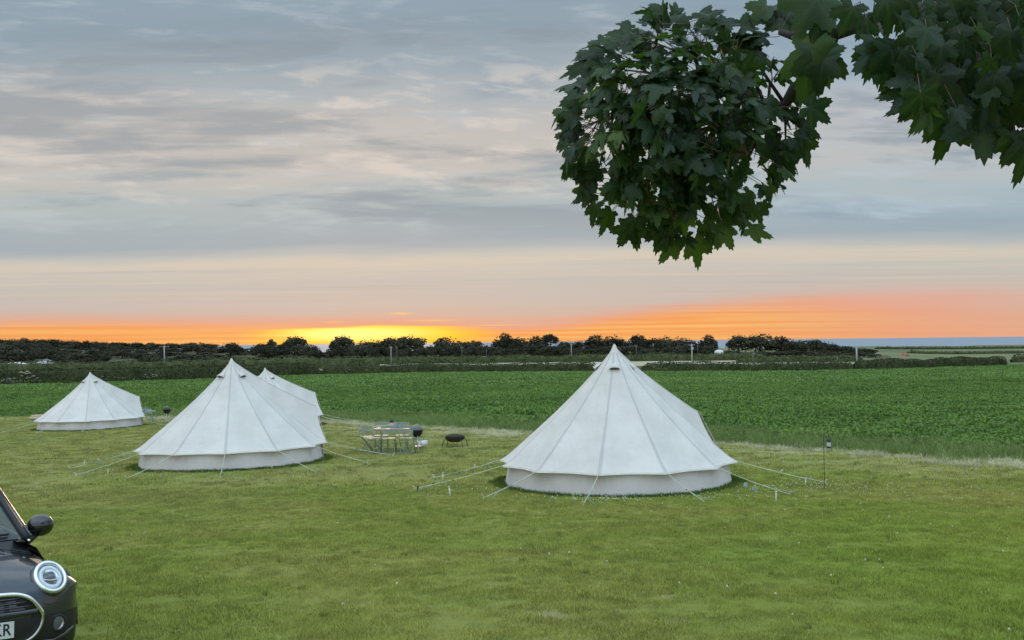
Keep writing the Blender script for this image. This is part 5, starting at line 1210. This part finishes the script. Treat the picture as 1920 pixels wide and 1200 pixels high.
        el([(.148, -.10), (.143, -.05), (.136, -.012), (.128, -.012)], 'lamp_housing', M_paint, root, .012)
        hl = el([(.130, -.05), (.134, .0), (.128, .012), (.112, .016), (.104, .008), (.102, -.01)], 'headlight', M_chrome, root, .012)
        el([(.094, -.012), (.090, .004), (.070, .006), (.066, -.012)], 'lamp_ring', M_led, hl, .012)
        el([(.103, -.02), (.078, -.028), (.0, -.03)], 'reflector', M_refl, hl, .008)
        el([(.066, -.018), (.062, .000), (.057, -.018)], 'inner_ring', M_chrome, hl, .010)
        b = MB(); b.lathe([(.058, -.02), (.052, .002), (.03, .016), (0, .02)], c+fwd*.004, 24, Mh, .92, .55); b.lathe([(.05, -.02), (.045, .0), (.0, .010)], c+fwd*.004-upv*.045, 20, Mh, .92, .5); b.build('projector', M_gloss, hl, smooth=True)
        b = MB(); b.tube([c+fwd*.018+rt_*.055*math.cos(a)+upv*(-.012-.018*math.sin(a)) for a in np.linspace(0, PI, 9)], .0045, 6); b.build('reflector_lip', M_chrome, hl, smooth=True)
        b = MB(); b.box(c+fwd*.012+upv*.045, (.055, .014, .010), Matrix((rt_, upv, fwd)).transposed()); b.build('led_strip', M_led, hl)
        el([(.104, .0), (.09, .022), (.06, .036), (.03, .042), (0, .044)], 'lens', M_lens, hl, .010)
        # fog lamp in the lower bumper
        f = on_nose(.66, .395, .004); f.x *= sg; fw = Vector((sg*.25, -1, 0)).normalized(); r2 = Vector((0, 0, 1)).cross(fw).normalized(); Mf = Matrix((r2, Vector((0, 0, 1)), fw)).transposed()
        b = MB(); b.lathe([(.058, -.02), (.062, .006), (.052, .012), (.048, .002)], f, 26, Mf); fl = b.build('fog_lamp', M_black, root, smooth=True)
        b = MB(); b.lathe([(.048, .0), (.03, -.02), (0, -.024)], f, 22, Mf); b.build('reflector', M_dchrome, fl, smooth=True); b = MB(); b.lathe([(.049, .003), (.03, .010), (0, .012)], f, 22, Mf); b.build('lens', M_lens, fl, smooth=True)
        # bumper corner intake lip
        b = MB(); b.tube([on_nose(sg*x, z, .012) for x, z in ((.54, .285), (.63, .275), (.72, .302), (.79, .34))], .012, 7); b.build('bumper_lip', M_gloss, root, smooth=True)
    # windscreen, pillars, roof
    def ws(u, v):                                       # u -1..1, v 0..1 up
        hw = .70+(.545-.70)*v; return Vector((u*hw, 1.14+.60*v+.10*(abs(u)**2.2)*(1-.3*v)+.0, .885+.45*v-.02*v*v*0 - .02*abs(u)**2*v))
    b = MB(); b.grid([[ws(u, v) for u in np.linspace(-1, 1, 15)] for v in np.linspace(0, 1, 9)]); b.build('windscreen', M_glass, root, smooth=True)
    for sg in (-1, 1):
        b = MB(); b.tube([ws(sg*1.03, v)+Vector((0, .005, 0)) for v in np.linspace(-.02, 1.02, 9)], .028, 8, flat=1.4); b.build('pillar', M_black, root, smooth=True)
        b = MB(); b.tube([ws(sg*1.07, v)+Vector((sg*.022, .03, .004)) for v in np.linspace(0, 1.03, 9)], .014, 8); b.build('pillar_trim', M_paint, root, smooth=True)
        # side glass and rear pillars
        lo = [Vector((sg*(.735), y, sect(max(1.12, y))[1]-.0)) for y in np.linspace(1.34, 3.55, 9)]; hi_ = [Vector((sg*.585, y, 1.312)) for y in np.linspace(1.78, 3.28, 9)]
        b = MB(); b.grid([lo, [a.lerp(c, .5)+Vector((sg*.018, 0, 0)) for a, c in zip(lo, hi_)], hi_], sg > 0); b.build('side_window', M_glass, root, smooth=True)
        for k in (0, 4, 8): b = MB(); b.tube([lo[k], lo[k].lerp(hi_[k], .5)+Vector((sg*.02, 0, 0)), hi_[k]], .022, 7); b.build('pillar', M_black, root, smooth=True)
        b = MB(); b.tube([Vector((sg*(sect(y)[0]*.86), y, sect(y)[1]-.012)) for y in np.linspace(1.2, 3.7, 12)], .010, 7); b.build('waist_trim', M_chrome, root, smooth=True)
    b = MB(); G = []
    for f in np.linspace(0, 1, 12):
        y = 1.70+1.66*f; z = 1.335+.045*math.sin(PI*(.15+.75*f)); hw = .60-.02*abs(f-.4); G.append([Vector((hw*a, y+.06*abs(a)**2*(1-f)*1.2, z-.055*abs(a)**3.0)) for a in np.linspace(-1, 1, 15)])
    b.grid(G); b.grid([[p_+Vector((0, 0, -.035)) for p_ in G[0]], [p_+Vector((0, -.012, -.012)) for p_ in G[0]], G[0]]); b.build('roof', M_gloss, root, smooth=True)
    b = MB(); b.grid([[Vector((u*.60, 3.34, 1.34-.04*abs(u)**3)) for u in np.linspace(-1, 1, 9)], [Vector((u*.72, 3.72, .93)) for u in np.linspace(-1, 1, 9)]]); b.build('rear_window', M_glass, root, smooth=True)
    # chrome line at the base of the windscreen, scuttle and wipers
    b = MB(); b.tube([S(1, us(x))+Vector((0, .012+.10*(abs(x)/.7)**2.2, .012+.02*(abs(x)/.7)**2)) for x in np.linspace(-.735, .735, 21)], .011, 8); b.build('scuttle_trim', M_chrome, root, smooth=True)
    b = MB(); b.grid([[S(1, us(x))+Vector((0, 0, -.004)) for x in np.linspace(-.74, .74, 15)], [ws(x/.74, -.03)+Vector((0, .01, .004)) for x in np.linspace(-.74, .74, 15)]]); b.build('scuttle', M_black, root, smooth=True)
    for x0, x1 in ((-.52, .06), (.02, .60)):
        b = MB(); b.tube([ws(x0/.7, .03)+Vector((0, -.02, .0)), ws((x0+x1)/1.4, .055)+Vector((0, -.03, .01)), ws(x1/.7, .075)+Vector((0, -.022, .008))], .010, 6); b.build('wiper', M_black, root, smooth=True)
    # paper disc stuck in the upper corner of the windscreen
    b = MB(); q = ws(.73, .80); nw = (ws(.73, .9)-q).cross(ws(.8, .8)-q).normalized(); nw = -nw if nw.y > 0 else nw; a1 = (ws(.8, .8)-q).normalized(); a2 = nw.cross(a1)
    b.add([q+nw*.006+a1*.05*math.cos(a)+a2*.035*math.sin(a) for a in np.linspace(0, 2*PI, 20)[:-1]], [tuple(range(19))]); b.build('sticker', M_plate, root)
    # cabin: dashboard, seats, wheel
    b = MB(); b.box((0, 1.50, .83), (1.35, .42, .16)); b.box((0, 2.4, .50), (1.5, 2.3, .3)); b.build('dashboard', M_black, root)
    for x in (-.36, .36):
        b = MB(); G = [[Vector((x+u*.25, 2.35+.18*v+.04*u*u, .62+.58*v)) for u in np.linspace(-1, 1, 7)] for v in np.linspace(0, 1, 6)]; b.grid(G); b.box((x, 2.56, 1.27), (.26, .10, .17)); b.box((x, 2.1, .66), (.5, .5, .12)); b.build('seat', M_amber, root, solid=.08)
    b = MB(); b.lathe([(.17+.014*math.cos(t), .014*math.sin(t)) for t in np.linspace(0, 2*PI, 9)], (-.36, 1.80, .93), 22, Matrix.Rotation(R(65), 3, 'X')); b.build('steering_wheel', M_black, root, smooth=True)
    b = MB(); b.box((0, 1.70, 1.30), (.22, .03, .06)); b.build('rear_view_mirror', M_black, root)
    # door mirrors
    for sg in (-1, 1):
        c = Vector((sg*.875, 1.40, .960)); b = MB(); n = 20; prof = [(math.sin(a)*.106, -math.cos(a)*.078) for a in np.linspace(0, PI*.62, 9)]
        Mm = Matrix.Rotation(R(90), 3, 'X') @ Matrix.Identity(3); vs = MB(); vs.lathe([(r_, -z_) for r_, z_ in prof], c, 24, Mm, 1.0, .86); mm = vs.build('door_mirror', M_gloss, root, smooth=True)
        gb = MB(); gb.lathe([(0, 0), (.092, .0)], c+Vector((0, .045, 0)), 24, Mm, 1.0, .86); gb.build('mirror_glass', M_dchrome, mm)
        ar = MB(); ar.tube([c+Vector((-sg*.03, -.01, -.07)), c+Vector((-sg*.085, .0, -.12)), c+Vector((-sg*.13, .02, -.145))], [.020, .024, .034], 9); ar.build('mirror_arm', M_black, mm, smooth=True)
    return root
CAR = build_car()
CAR_YAW = R(38.5)
def put_car(Y):
    """stand the car so that its left headlight sits where the photo has it, on the sloping lawn"""
    q = at(98, 1085, Y); hx, hy = .615, .13
    ca, sa = math.cos(CAR_YAW), math.sin(CAR_YAW); ox = q.x-(hx*ca-hy*sa); oy = Y-(hx*sa+hy*ca); n = Vector((0, .05, 1)).normalized()
    a = (g(ox, oy+2)-g(ox, oy))/2
    CAR.rotation_euler = Euler((math.atan(a)*ca, math.atan(a)*sa*-1, CAR_YAW)); Rm = CAR.rotation_euler.to_matrix()
    off = Rm @ Vector((hx, hy-.045, .712)); CAR.location = (q.x-off.x, q.y-off.y, q.z-off.z)
    gaps = []
    for wx in (-.78, .78):
        for wy in (.74, 3.05): w = Rm @ Vector((wx, wy, 0)); gaps.append(round(CAR.location.z+w.z-g(CAR.location.x+w.x, CAR.location.y+w.y), 3))
    return gaps
GAPS = put_car(5.4*K)
